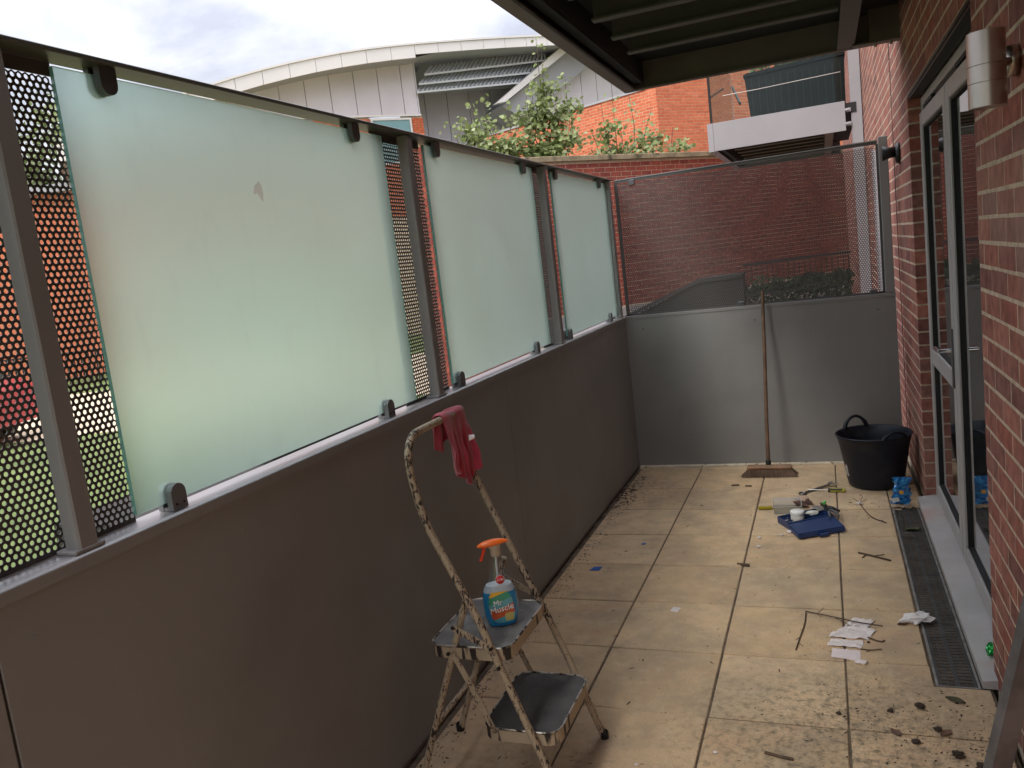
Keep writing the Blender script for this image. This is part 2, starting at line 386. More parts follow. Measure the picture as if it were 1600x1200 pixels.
# door: local frame of its own inside bldg
def bars(b, x0, x1, z0, z1, w, y0, y1, mi=0, ch=.004):
    b.box((x0, y0, z0), (x0 + w, y1, z1), mi, ch); b.box((x1 - w, y0, z0), (x1, y1, z1), mi, ch)
    b.box((x0 + w, y0 + .0005, z0), (x1 - w, y1, z0 + w), mi, ch); b.box((x0 + w, y0 + .0005, z1 - w), (x1 - w, y1, z1), mi, ch)
glassm = mat('door_glass', (.018, .022, .022), .03, 0, spec=.9, coat=1.0)
fr = MB(); bars(fr, .307, 2.315, .03, 2.225, .045, .062, .13)
frame = fr.build('door_frame', M['frame'], bldg)
def leaf(x0, x1, rails, handle):
    b = MB(); bars(b, x0, x1, .055, 2.14, .075, .048, .100)
    for z in rails: b.box((x0 + .075, .050, z - .045), (x1 - .075, .098, z + .045), 0, .006)
    o = b.build('door', M['frame'], bldg)
    zs = [.13] + [q for z in rails for q in (z - .045, z + .045)] + [2.065]
    for i in range(0, len(zs), 2):
        g = MB(); bars(g, x0 + .075, x1 - .075, zs[i], zs[i + 1], .009, .058, .09, ch=0); g.build('gasket', M['gasket'], o)
        p = MB(); p.box((x0 + .084, .070, zs[i] + .009), (x1 - .084, .078, zs[i + 1] - .009)); p.build('pane', glassm, o)
    if handle:
        hx = x1 - .038
        h = MB(); h.box((hx - .017, .040, .83), (hx + .017, .048, 1.10), 0, .003); h.build('handle_plate', mat('handle_plate_grey', (.16, .15, .145), .35, .5), o)
        h = MB(); h.tube([(hx, .046, 1.0), (hx, -.005, 1.0)], .009, 10); h.tube([(hx, -.004, 1.0), (hx - .02, -.010, 1.0), (hx - .115, -.010, .998)], .0105, 10); h.build('handle', M['chrome'], o)
    return o
leaf(.356, 1.300, [.855], True)
leaf(1.322, 2.266, [], False)
b = MB(); b.box((1.302, .056, .05), (1.320, .12, 2.14)); b.build('gasket_strip', M['gasket'], bldg)
b = MB(); b.box((.356, .07, 2.142), (2.266, .10, 2.178)); b.box((.60, .050, 2.15), (.86, .069, 2.166)); b.box((1.60, .050, 2.15), (1.86, .069, 2.166)); b.build('trickle_vent', M['gasket'], bldg)
# threshold
b = MB(); b.prism([(-.046, 0.0), (-.046, .026), (.060, .042), (.060, 0.0)], .306, 2.385, axis=0)
v = b.v; b.v = [(p[0], p[1], p[2]) for p in v]
th = b.build('threshold', M['sill_paint'], bldg)

# ---- drain channel
dr = thing('drain_channel', 'black slotted drain channel set in the paving along the door sill', 'drain', (1.256, -1.395, 0))
b = MB(); b.box((-.068, -.990, -.09), (.068, .990, -.06), 0); b.build('channel_base', mat('drain_dirt', (.02, .017, .013), .9, bump=.6), dr)
b = MB()
for s in (-1, 1): b.box((s * .068, -.99, -.06), (s * .061, .99, .001), 0)
b.box((-.068, -.993, -.06), (.068, -.988, .001)); b.build('channel_frame', mat('galvanised_edge', (.28, .27, .25), .5, .6, var=.3, vscale=15), dr)
grate = mat('black_grate', (.045, .043, .041), .5, .1, var=.4, vscale=12, bump=.2)
for sct in range(4):
    b = MB(); y0 = -.985 + sct * .4935; y1 = y0 + .490
    n = 21; pt = (y1 - y0) / n
    for s in (-1, 1): b.box((s * .060, y0, -.02), (s * .050, y1, -.002))
    b.box((-.007, y0, -.018), (.007, y1, -.0025))
    for i in range(n + 1):
        yy = y0 + i * pt
        b.box((-.050, max(y0, yy - .0035), -.018), (-.007, min(y1, yy + .0035), -.003))
        b.box((.007, max(y0, yy + pt / 2 - .0045), -.018), (.050, min(y1, yy + pt / 2 + .0045), -.003))
    for i in range(n // 2):
        yy = y0 + i * pt * 2; b.box((-.031, yy + .0045, -.018), (-.026, yy + pt * 2 - .0045, -.0035)); b.box((.026, yy + pt * .5, -.018), (.031, yy + pt * 2.5 - .01, -.0035))
    b.build('grate', grate, dr)

# ================================================================== FENCE
def hole_sheet(b, y0, y1, z0, z1, n=12, pitch=.015, r=.0049, thick=.002, edge=0.0):
    """sheet with real round holes in local (a,z), a along first axis, thickness on second. Hexagonal cells."""
    rowh = pitch * math.sqrt(3) / 2
    rows = int((z1 - z0) / rowh); 
    idx = {}
    def V(a, t, z):
        k = (round(a, 5), round(t, 5), round(z, 5))
        if k not in idx: idx[k] = len(b.v); b.v.append(k)
        return idx[k]
    R = pitch / math.sqrt(3)
    for j in range(rows):
        zc = z0 + rowh * (j + .5); off = pitch / 2 if j % 2 else 0
        i = 0; a = y0 + pitch / 2 + off
        while a + pitch / 2 <= y1 + 1e-6:
            hexv = []
            for q in range(6):
                t0 = PI / 2 + q * PI / 3; p0 = (a + R * math.cos(t0), zc + R * math.sin(t0)); t1 = t0 + PI / 3; p1 = (a + R * math.cos(t1), zc + R * math.sin(t1))
                hexv.append(p0)
                if n == 12: hexv.append(((p0[0] + p1[0]) / 2, (p0[1] + p1[1]) / 2))
            m = len(hexv)
            hol = [(a + r * math.cos(PI / 2 + 2 * PI * q / m), zc + r * math.sin(PI / 2 + 2 * PI * q / m)) for q in range(m)]
            F = [V(p[0], 0, p[1]) for p in hexv]; G = [V(p[0], 0, p[1]) for p in hol]
            F2 = [V(p[0], thick, p[1]) for p in hexv]; G2 = [V(p[0], thick, p[1]) for p in hol]
            for q in range(m):
                w = (q + 1) % m
                b.f.append([F[q], F[w], G[w], G[q]]); b.f.append([F2[w], F2[q], G2[q], G2[w]]); b.f.append([G[q], G[w], G2[w], G2[q]])
                b.m += [0, 0, 0]; b.sm += [False] * 3
            a += pitch
frost = bpy.data.materials.new('frosted_glass'); frost.use_nodes = True
t = frost.node_tree; t.nodes.clear()
o_ = t.nodes.new('ShaderNodeOutputMaterial'); rf = t.nodes.new('ShaderNodeBsdfRefraction'); rf.inputs['Color'].default_value = (.85, .955, .93, 1); rf.inputs['Roughness'].default_value = .35; rf.inputs['IOR'].default_value = 1.35
tl = t.nodes.new('ShaderNodeBsdfTranslucent'); tl.inputs[0].default_value = (.68, .77, .75, 1)
df = t.nodes.new('ShaderNodeBsdfDiffuse'); df.inputs[0].default_value = (.50, .56, .55, 1)
gl = t.nodes.new('ShaderNodeBsdfGlossy'); gl.inputs['Roughness'].default_value = .35; gl.inputs[0].default_value = (1, 1, 1, 1)
tcn = t.nodes.new('ShaderNodeTexCoord'); nz = t.nodes.new('ShaderNodeTexNoise'); nz.inputs['Scale'].default_value = 2.2; nz.inputs['Detail'].default_value = 6; t.links.new(tcn.outputs['Object'], nz.inputs['Vector'])
mr = t.nodes.new('ShaderNodeMapRange'); t.links.new(nz.outputs['Fac'], mr.inputs[0]); mr.inputs[1].default_value = .35; mr.inputs[2].default_value = .7; mr.inputs[3].default_value = .24; mr.inputs[4].default_value = .29
m1 = t.nodes.new('ShaderNodeMixShader'); t.links.new(mr.outputs[0], m1.inputs[0]); t.links.new(rf.outputs[0], m1.inputs[1]); t.links.new(tl.outputs[0], m1.inputs[2])
m2 = t.nodes.new('ShaderNodeMixShader'); m2.inputs[0].default_value = .10; t.links.new(m1.outputs[0], m2.inputs[1]); t.links.new(df.outputs[0], m2.inputs[2])
# wipe marks and smears: a thin dusty film, streaked
smm = t.nodes.new('ShaderNodeMapping'); smm.inputs['Scale'].default_value = (1, 2.0, .55); smm.inputs['Rotation'].default_value = (.6, 0, 0); t.links.new(tcn.outputs['Object'], smm.inputs[0])
sn = t.nodes.new('ShaderNodeTexNoise'); sn.inputs['Scale'].default_value = 9; sn.inputs['Detail'].default_value = 9; sn.inputs['Distortion'].default_value = 1.6; t.links.new(smm.outputs[0], sn.inputs['Vector'])
sr = t.nodes.new('ShaderNodeMapRange'); t.links.new(sn.outputs['Fac'], sr.inputs[0]); sr.inputs[1].default_value = .56; sr.inputs[2].default_value = .80; sr.inputs[3].default_value = .08; sr.inputs[4].default_value = .15
t.links.new(sr.outputs[0], m2.inputs[0])
m3 = t.nodes.new('ShaderNodeMixShader'); m3.inputs[0].default_value = .04; t.links.new(m2.outputs[0], m3.inputs[1]); t.links.new(gl.outputs[0], m3.inputs[2]); t.links.new(m3.outputs[0], o_.inputs[0])
gedge = mat('green_glass_edge', (.20, .50, .46), .15, 0, spec=.8, coat=.6)

XF = -.469; ZS = 1.135; ZT = 2.128
fence = thing('privacy_screen', 'long grey metal privacy screen with perforated strips and frosted glass along the left', 'fence', (XF, 0, 0))
# solid lower panels (x local 0 is the inner face)
for y0, y1 in ((-7.2, -4.403), (-4.397, -1.903), (-1.900, .560)):
    b = MB(); b.box((-.006, y0, .022), (0, y1, 1.118), 0, .0015); b.build('solid_panel', M['fence'], fence)
b = MB(); b.box((-.075, -7.2, -.08), (-.012, .56, 1.112)); b.build('backing_panel', M['fence'], fence)
b = MB(); b.prism([(.002, 1.119), (.002, 1.137), (-.004, 1.141), (-.078, 1.141), (-.078, 1.12), (-.006, 1.119)], -7.2, .562, axis=1); b.build('sill', M['fence_light'], fence)
b = MB(); b.box((.0022, -7.2, 1.112), (.0052, .558, 1.136)); b.build('sill_lip', M['fence'], fence)
for y0 in (-5.775, -4.172, -2.545, -.965, .495):
    b = MB(); b.box((-.046, y0 - .023, 1.1425), (-.004, y0 + .023, 2.116), 0, .004); b.box((-.056, y0 - .036, 1.1415), (-.002, y0 + .036, 1.150), 0, .002)
    b.build('post', M['fence'], fence)
b = MB(); b.box((-.072, -7.2, 2.117), (0.001, .562, ZT), 0, .002); b.build('top_rail', mat('rail_paint', (.10, .098, .082), .38, .2, var=.06, vscale=3), fence)
for (y0, y1) in ((-5.98, -5.57), (-4.375, -4.00), (-2.73, -2.36), (-1.14, -.77), (.43, .555)):
    b = MB(); hole_sheet(b, y0, y1, 1.15, 2.09, n=12)
    b.v = [(p[1] - .064, p[0], p[2]) for p in b.v]
    b.box((-.0645, y0, 2.088), (-.0615, y1, 2.1165)); b.box((-.0645, y0, 1.1415), (-.0615, y1, 1.1515))
    b.build('perforated_strip', mat('perforated_paint', (.085, .078, .075), .5, .1), fence)
for (y0, y1, cl, ct) in ((-5.62, -4.345, (-5.45, -4.5), (-5.45, -4.5)), (-4.022, -2.703, (-3.914, -2.923), (-3.90, -2.90)), (-2.378, -1.111, (-2.326, -1.363), (-2.29, -1.27)), (-.787, .472, (-.766, .22), (-.73, .26))):
    b = MB(); x0, x1, z0, z1 = -.041, -.031, 1.162, 2.100
    b.box((x0, y0, z0), (x1, y1, z1)); b.m = [0, 0, 0, 0, 0, 0]
    # order of faces: bottom, top, -y, +x, +y, -x
    b.m = [1, 1, 1, 0, 1, 0]
    b.build('glass_panel', [frost, gedge], fence)
    for yy in cl:
        b = MB()
        prof = [(yy + .0225 * math.cos(a), 1.180 + .0225 * math.sin(a)) for a in [i * PI / 8 for i in range(9)]] + [(yy - .0225, 1.1425), (yy + .0225, 1.1425)]
        b.prism(prof, -.029, -.013, axis=0); b.box((-.055, yy - .021, 1.1423), (-.012, yy + .021, 1.150)); b.prism([(p[0], p[1]) for p in prof], -.057, -.043, axis=0)
        b.lathe([(0, 0), (.004, 0), (.004, .001)], (0, 0, 0), 8) if False else None
        b.build('clamp', mat('clamp_grey', (.17, .17, .175), .45, .3), fence)
        c = MB(); 
        for dy_ in (-.011, .011): c.tube([(-.0135, yy + dy_, 1.156), (-.0118, yy + dy_, 1.156)], .0032, 8)
        c.build('clamp_screws', M['gasket'], fence)
    for yy in ct:
        b = MB()
        prof = [(yy + .0225 * math.cos(a), 2.080 - .0225 * math.sin(a)) for a in [i * PI / 8 for i in range(9)]] + [(yy - .0225, 2.1165), (yy + .0225, 2.1165)]
        b.prism(prof, -.029, -.013, axis=0); b.prism(prof, -.057, -.043, axis=0); b.build('clamp', M['clamp'], fence)
for yy, zz in ((-4.327, 1.033), (-3.748, 1.032), (-3.19, 1.029), (-2.64, 1.03), (-2.0, 1.03), (-1.8, 1.03), (-1.2, 1.03), (-.6, 1.03), (0, 1.03), (.48, 1.03), (-1.5, .25), (-.9, .2), (-4.9, 1.03)):
    b = MB(); b.tube([(.0005, yy, zz), (.003, yy, zz)], .0045, 8, caps=True); b.build('screw', M['fence'], fence)
# pink mark left on the glass
b = MB(); b.prism([(-3.452, 1.868), (-3.440, 1.873), (-3.428, 1.862), (-3.418, 1.850), (-3.412, 1.872), (-3.414, 1.892), (-3.424, 1.906), (-3.432, 1.899), (-3.444, 1.893), (-3.449, 1.882)], -.0308, -.0302, axis=0)
gm = bpy.data.materials.new('pinkish_residue'); gm.use_nodes = True; _t = gm.node_tree; _p = _t.nodes['Principled BSDF']; _p.inputs['Base Color'].default_value = (.6, .5, .5, 1)
_tr = _t.nodes.new('ShaderNodeBsdfTransparent'); _tr.inputs[0].default_value = (.96, .90, .90, 1); _ms = _t.nodes.new('ShaderNodeMixShader'); _ms.inputs[0].default_value = .93
_t.links.new(_p.outputs[0], _ms.inputs[1]); _t.links.new(_tr.outputs[0], _ms.inputs[2]); _t.links.new(_ms.outputs[0], _t.nodes['Material Output'].inputs[0])
b.build('glue_mark', gm, fence)

end = thing('end_screen', 'grey end screen of solid panel below and perforated metal sheet above', 'fence', (0, .563, 0))
b = MB(); b.box((XF - .010, 0, .014), (1.332, .006, 1.118)); b.box((XF - .05, .012, -.08), (1.332, .06, 1.112)); b.build('solid_panel', M['fence'], end)
b = MB(); b.prism([(-.003, 1.119), (-.003, 1.139), (.07, 1.139), (.07, 1.12)], XF + .007, 1.334, axis=0); b.build('sill', M['fence'], end)
b = MB(); hole_sheet(b, -.44, 1.262, 1.152, 2.098, n=6, r=.0053); b.v = [(p[0], p[1] + .030, p[2]) for p in b.v]
b.box((-.46, .0295, 1.1395), (1.27, .0325, 1.1525)); b.box((-.46, .0295, 2.096), (1.27, .0325, 2.117)); b.box((-.465, .0295, 1.14), (-.438, .0325, 2.10)); b.box((1.260, .0295, 1.14), (1.275, .0325, 2.10))
b.build('perforated_sheet', mat('perforated_paint', (.085, .078, .075)), end)
b = MB(); b.box((-.46, .0255, 2.117), (1.27, .040, 2.124)); b.build('top_rail', M['fence'], end)
b = MB(); b.box((1.275, .006, 1.1395), (1.330, .06, 2.140), 0, .004); b.build('post', M['fence'], end)
for x_, z_ in ((-.335, 2.09), (1.205, 1.152), (.355, 1.152)):
    b = MB(); b.box((x_ - .022, .018, z_ - .02), (x_ + .022, .0285, z_ + .02), 0, .004); b.build('clamp', M['clamp'], end)
for x_ in (-.346, .438, 1.224):
    b = MB(); b.tube([(x_, -.0005, 1.038), (x_, -.003, 1.038)], .006, 8); b.build('screw', M['clamp'], end)

# ================================================================== BALCONIES
def balcony(root, x0, x1, y0, y1, zb, hgt, joists, rim, under, beamm, hgt_in=.17):
    """local coords: underside rim at zb"""
    b = MB(); fw = .075
    # channel rims: bottom flange + web + top flange
    b.box((x0, y0, zb), (x0 + .012, y1, zb + hgt)); b.box((x0 + .012, y0, zb), (x0 + fw, y1, zb + .010)); b.box((x0 + .012, y0, zb + hgt - .01), (x0 + fw, y1, zb + hgt))
    b.build('side_fascia', rim, root)
    for ya, s in ((y1, -1), (y0, 1)):
        b = MB(); b.box((x0 + .0125, ya, zb), (x1, ya + s * .012, zb + hgt)); b.box((x0 + fw + .0005, ya + s * .012, zb + .0005), (x1, ya + s * fw * .6, zb + .0105)); b.build('end_fascia', rim, root)
    b = MB(); b.box((x0 + .075, y0 + .02, zb + .035), (x0 + .125, y1 - .02, zb + .055)); b.box((x0 + .12, y0 + .02, zb + .055), (x0 + .128, y1 - .02, zb + hgt_in)); b.build('edge_angle', under, root)
    b = MB(); b.box((x1 - .21, y0 + .05, zb + .004), (x1 - .12, y1 - .046, zb + .014)); b.box((x1 - .170, y0 + .05, zb + .014), (x1 - .160, y1 - .046, zb + hgt_in)); b.build('bearer', beamm, root)
    b = MB(); b.box((x0 + .013, y0 + .013, zb + hgt_in), (x1 + .11, y1 - .013, zb + hgt - .012)); b.build('deck', under, root)
    for yj in joists:
        b = MB(); b.box((x0 + .20, yj - .002, zb + .06), (x1 - .215, yj + .002, zb + hgt_in)); b.box((x0 + .20, yj - .055, zb + .050), (x1 - .215, yj - .0, zb + .060)); b.build('joist', beamm, root)
bal = thing('balcony', 'dark ribbed underside of the balcony hanging overhead', 'balcony', (0, 0, 0))
balcony(bal, -.205, 1.262, -5.9, .047, 2.6, .26, [-.72, -1.08, -1.45, -1.85, -2.25, -2.65, -3.05, -3.45, -3.85, -4.25, -4.65, -5.05, -5.45], M['steel_dark'], M['deck'], mat('joist_paint', (.11, .10, .09), .55, .1, var=.1))
b = MB(); b.box((-.2075, -5.89, 2.655), (-.2055, .040, 2.662)); b.box((-.140, -5.85, 2.5985), (-.134, -.02, 2.5998)); b.build('seam', M['gasket'], bal)
b = MB(); b.box((1.13, -.10, 2.588), (1.373, -.02, 2.598)); b.box((1.22, -.09, 2.598), (1.373, -.075, 2.80)); b.build('wall_bracket', M['steel_dark'], bal)
for dx_ in (1.25, 1.33):
    b = MB(); b.tube([(dx_, -.055, 2.588), (dx_, -.055, 2.572)], .009, 6, smooth=False); b.build('bolt', M['brushed'], bal)

# second balcony further along
b2_ = thing('balcony', 'pale grey balcony further along the building with glass balustrade', 'balcony', (0, 4.25, 0))
balcony(b2_, -.205, 1.205, .0, 2.9, 2.60, .285, [.4, .8, 1.2, 1.6, 2.0, 2.4], M['pale_steel'], M['deck'], mat('bearer_brown', (.17, .12, .09), .5))
b = MB(); b.box((-.2095, -.012, 2.592), (-.150, -.001, 2.896)); b.box((-.1485, -.010, 2.594), (1.205, -.001, 2.895), 0, .002); b.build('fascia_panel', M['pale_steel'], b2_)
clear = bpy.data.materials.new('clear_glass'); clear.use_nodes = True
t = clear.node_tree; t.nodes.clear(); o_ = t.nodes.new('ShaderNodeOutputMaterial'); tb = t.nodes.new('ShaderNodeBsdfTransparent'); tb.inputs[0].default_value = (.86, .92, .90, 1)
gg = t.nodes.new('ShaderNodeBsdfGlossy'); gg.inputs['Roughness'].default_value = .03; mm = t.nodes.new('ShaderNodeMixShader'); mm.inputs[0].default_value = .02
t.links.new(tb.outputs[0], mm.inputs[1]); t.links.new(gg.outputs[0], mm.inputs[2]); t.links.new(mm.outputs[0], o_.inputs[0])
clear2 = clear.copy(); clear2.name = 'reflective_glass'; clear2.node_tree.nodes['Mix Shader'].inputs[0].default_value = .5
b = MB(); b.box((-.150, .012, 2.888), (1.19, .022, 3.86)); b.build('balustrade_glass', clear, b2_)
b = MB(); b.box((-.170, .03, 2.888), (-.160, 2.85, 3.86)); b.build('balustrade_glass', clear2, b2_)
b = MB(); b.box((-.175, .008, 2.888), (-.150, .030, 3.87)); b.build('balustrade_post', M['gasket'], b2_)
b = MB(); b.tube([(-.02, .008, 3.17), (.35, .006, 3.172), (1.18, .006, 3.195)], .004, 6); b.build('wire', M['brushed'], b2_)
b = MB(); b.beam((-.10, 2.2, 3.62), (.135, .30, 3.10), .02, .03); b.build('stay_bar', M['gasket'], b2_)
for zz in (2.66, 2.80):
    b = MB(); b.box((1.205, -.005, zz - .02), (1.262, .02, zz + .02), 0, .005); b.tube([(1.20, -.012, zz), (1.24, -.012, zz)], .012, 8); b.build('fixing_bracket', M['pale_steel'], b2_)
# planter on it
pl = thing('planter', 'long dark grey ribbed planter standing on the pale far balcony', 'planter', (.70, 4.50, 2.888))
b = MB()
b.prism([(-.45, 0), (.52, 0), (.53, .52), (-.47, .48), (-.49, .455)], -.10, .24, axis=1)
o = b.build('trough', mat('dark_planter_plastic', (.020, .020, .021), .85, var=.1, spec=.15), pl)
b = MB(); b.prism([(-.50, .455), (.54, .50), (.54, .535), (-.47, .492), (-.50, .475)], -.115, .255, axis=1); b.build('trough_rim', mat('dark_planter_plastic', (.035, .037, .042)), pl)
for i in range(13):
    x_ = -.42 + i * .075; b = MB(); b.box((x_, -.108, .03), (x_ + .008, -.1005, .43)); b.build('rib', mat('planter_rib', (.014, .015, .017), .5), pl)

col = thing('steel_column', 'pale grey steel column on the brick wall beside the far balcony', 'column', (1.315, 4.27, -.12))
b = MB(); b.box((-.052, 0, 0), (.052, .012, 6.0)); b.box((-.006, .012, 0), (.006, .10, 6.0)); b.box((-.052, .10, 0), (.052, .112, 6.0)); b.build('flange', M['pale_steel'], col)
dp = thing('downpipe', 'grey downpipe fixed to the brick wall behind the end screen', 'pipe', (1.315, 1.45, -.12))
b = MB(); b.tube([(0, 0, 0), (0, 0, 2.25)], .034, 14); b.build('pipe', M['pale_steel'], dp)
for z_ in (.6, 1.5, 2.15):
    b = MB(); b.tube([(0, 0, z_), (0, 0, z_ + .04)], .039, 14); b.box((.03, -.02, z_), (.056, .02, z_ + .04)); b.build('pipe_clip', M['pale_steel'], dp)
bpy.context.view_layer.update()

# ================================================================== LIGHTS ON THE WALL
wl = thing('wall_light', 'brushed steel up and down cylinder light on the near brick wall', 'lamp', (1.285, -3.085, 1.912))
b = MB(); R0 = .0395
for z0, z1 in ((-.083, -.030), (-.0285, .0085), (.010, .083)): b.lathe([(R0, z0), (R0, z1)], n=48); b.lathe([(R0 - .003, z0), (R0, z0)], n=48, smooth=False); b.lathe([(R0, z1), (R0 - .003, z1)], n=48, smooth=False)
b.lathe([(R0 - .004, -.081), (R0 - .004, .081)], n=24); b.lathe([(0, -.082), (R0 - .001, -.082)], n=24); b.lathe([(R0 - .0015, .0835), (R0 - .006, .0835), (R0 - .006, .07), (0, .07)], n=24)
b.build('lamp_body', M['brushed'], wl)
b = MB(); b.tube([(.036, .07, .02), (.075, .12, .028)], .010, 12); b.build('lamp_arm', M['brushed'], wl)
b = MB(); b.lathe([(0, -.028), (.030, -.028), (.037, -.020), (.037, 0), (0, 0)], n=32); b.v = [(.0875 + p[2], .135 + p[1], .03 + p[0]) for p in b.v]; b.build('wall_rose', M['brushed'], wl)
b = MB(); b.tube([(0, .0, .0), (.05, .10, .02)], .008, 8)
bs = thing('wall_spotlight', 'black cone shaped spotlight on the brick wall at the end screen post', 'lamp', (1.372, .29, 2.0))
b = MB(); b.lathe([(0, 0), (.062, 0), (.064, .008), (.052, .022), (0, .022)], n=24); b.v = [(-p[2], p[0], p[1]) for p in b.v]; b.build('wall_plate', M['black'], bs)
b = MB(); b.lathe([(0, .02), (.030, .02), (.034, .06), (.045, .092), (.040, .094), (0, .080)], n=24); b.v = [(-p[2], p[0] + p[2] * .2, p[1] + .01) for p in b.v]; b.build('spot_head', M['black'], bs)

# ================================================================== BOUNDARY WALLS
bw = thing('boundary_wall', 'dark red brick garden wall with stone coping behind the end screen', 'wall', (-1.829, 8.523, 0), math.atan2(.8103, .586))
b = MB(); b.box((-2.37, .005, -.12), (5.60, .22, 3.11)); b.build('mortar', M['mortar_far'], bw)
brick_wall(bw, -2.37, 5.58, .73, 3.11, matn='dark_red_brick', single=300, focus=(0.3, 3.1), dep=.03)
b = MB()
for i in range(9):
    a0 = -2.44 + i * .88; b = MB(); b.box((a0, -.045, 3.112), (a0 + .872, .26, 3.195), 0, .006); b.build('coping_stone', mat('weathered_coping', (.30, .25, .16), .95, var=.25, vscale=6, dark=(.09, .085, .05), dscale=5), bw)
b = MB(); b.box((-2.37, -.05, -.12), (5.40, .0, .725)); b.build('plinth', mat('grey_plinth', (.34, .33, .32), .9, var=.1), bw)
sw = thing('side_wall', 'dark red brick side wall running back towards the garden wall corner', 'wall', (-3.30, 3.35, 0), PI / 2)
b = MB(); b.box((0, .005, -.12), (3.28, .22, 3.11)); b.build('mortar', M['mortar_far'], sw)
brick_wall(sw, 0, 3.28, 0, 3.11, matn='dark_red_brick', dep=.03)
b = MB()
for k_ in range(41):
    z_ = k_ * BH + .005
    if k_ % 2: b.box((-.014, 0, z_), (.003, .105, z_ + .065)); b.box((-.014, .115, z_), (.003, .22, z_ + .065))
    else: b.box((-.014, 0, z_), (.003, .22, z_ + .065))
b.build('end_brickwork', M['dark_red_brick'], sw, kind='stuff')
b = MB(); b.box((-.04, -.045, 3.112), (3.2, .26, 3.195), 0, .006); b.build('coping_stone', mat('weathered_coping', (.3, .25, .16)), sw)
# stair flank, railing, hedge seen through the perforated sheet
rw = thing('stair_wall', 'dark grey sloping stair wall seen through the perforated sheet', 'wall', (0, 5, 0))
b = MB(); b.prism([(-1.9, -.12), (-1.9, .60), (-.56, 1.13), (-.02, 1.15), (-.02, -.12)], 0, .3, axis=1); b.build('flank', mat('dark_render', (.018, .018, .019), .9, var=.3, vscale=4), rw)
b = MB(); b.prism([(-1.95, .60), (-1.95, .64), (-.56, 1.18), (-.02, 1.20), (-.02, 1.152), (-.56, 1.132)], -.03, .33, axis=1); b.build('flank_coping', mat('dark_capping', (.03, .03, .03), .9), rw)
rl = thing('metal_railing', 'black vertical bar railing above the hedge behind the perforated sheet', 'railing', (0, 5.0, 0))
b = MB(); b.beam((-.02, .05, 1.29), (1.20, .05, 1.31), .03, .03); b.build('handrail', M['black'], rl)
b = MB(); b.beam((-.02, .05, .92), (1.20, .05, .94), .02, .02); b.build('lower_rail', M['black'], rl)
for i in range(20):
    x_ = .02 + i * .061; b = MB(); b.beam((x_, .05, .02 - .13), (x_, .05, 1.28), .010, .010) if i % 19 == 0 else b.beam((x_, .05, .93), (x_, .05, 1.28), .010, .010); b.build('baluster', M['black'], rl)

# ================================================================== FOLIAGE
def leaf_geo(b, c, size, nrm, up, mi=0):
    n = Vector(nrm).normalized(); u = Vector(up); u = (u - n * u.dot(n))
    if u.length < 1e-3: u = n.orthogonal()
    u.normalize(); w = n.cross(u); c = Vector(c)
    pts = [(0, 0, 0), (.42, .30, .08), (.46, .68, .10), (0, 1.05, -.04), (-.46, .68, .10), (-.42, .30, .08), (0, .55, -.03)]
    vs = [c + (w * p[0] + u * p[1] + n * p[2]) * size for p in pts]
    b.add(vs, [(0, 1, 2, 6), (6, 2, 3), (6, 3, 4), (0, 6, 4, 5)], mi)
def foliage(b, stems, per, size, spread, rnd):
    for pts in stems:
        for _ in range(per):
            i = rnd.randrange(len(pts) - 1); f = rnd.random(); p = Vector(pts[i]).lerp(Vector(pts[i + 1]), f)
            sp = spread * (1.25 - .75 * (i + f) / (len(pts) - 1))
            c = p + Vector((rnd.gauss(0, 1), rnd.gauss(0, 1), rnd.gauss(0, .8))) * sp
            n = Vector((rnd.gauss(0, .6), rnd.gauss(-.3, .6), rnd.uniform(.15, 1)))
            leaf_geo(b, c, size * rnd.uniform(.6, 1.25), n, Vector((rnd.gauss(0, 1), rnd.gauss(0, 1), rnd.gauss(-.5, .6))))
leafm = island_mat('shrub_leaf', [(.14, .18, .055), (.21, .26, .09), (.29, .34, .15), (.16, .21, .07), (.37, .41, .23)], rough=.5, bump=0, translucent=.25, nvar=.1)
leafd = island_mat('dark_leaf', [(.02, .04, .015), (.035, .06, .02), (.05, .08, .03)], rough=.5, bump=0, translucent=.2, nvar=.1)
bark = mat('bark', (.10, .07, .05), .9, var=.3, vscale=20, bump=.5)
def branchy(name, label, base, tips, per, size, spread, seed, lm, group=None, r=.02, cat='shrub'):
    rnd = random.Random(seed); root = thing(name, label, cat, base, 0, group); stems = []
    tb_ = MB()
    for tp in tips:
        tp = Vector(tp) - Vector(base); n = 6; pts = []
        start = Vector((rnd.uniform(-.1, .1), rnd.uniform(-.1, .1), 0))
        for i in range(n + 1):
            f = i / n; h = f ** .75
            pts.append(Vector((start.x + (tp.x - start.x) * f ** 1.2, start.y + (tp.y - start.y) * f ** 1.2, tp.z * h)) + Vector((rnd.gauss(0, .03), rnd.gauss(0, .03), 0)) * (0 < i < n) * (1 + tp.z * .15))
        tb_.tube(pts, r, 5, rs=[r * (1 - .8 * i / n) for i in range(n + 1)]); stems.append(pts[2:])
        for _ in range(7):       # side twigs
            i = rnd.randrange(2, n); q = pts[i] + Vector((rnd.gauss(0, spread * 1.5), rnd.gauss(0, spread), rnd.uniform(.02, spread * 1.6)))
            tb_.tube([pts[i], (pts[i] + q) / 2 + Vector((0, 0, -.02)), q], r * .3, 4, caps=False); stems.append([pts[i], q])
    tb_.build('stem', bark, root)
    b = MB(); foliage(b, stems, per, size, spread, rnd); b.build('crown', lm, root)
    return root
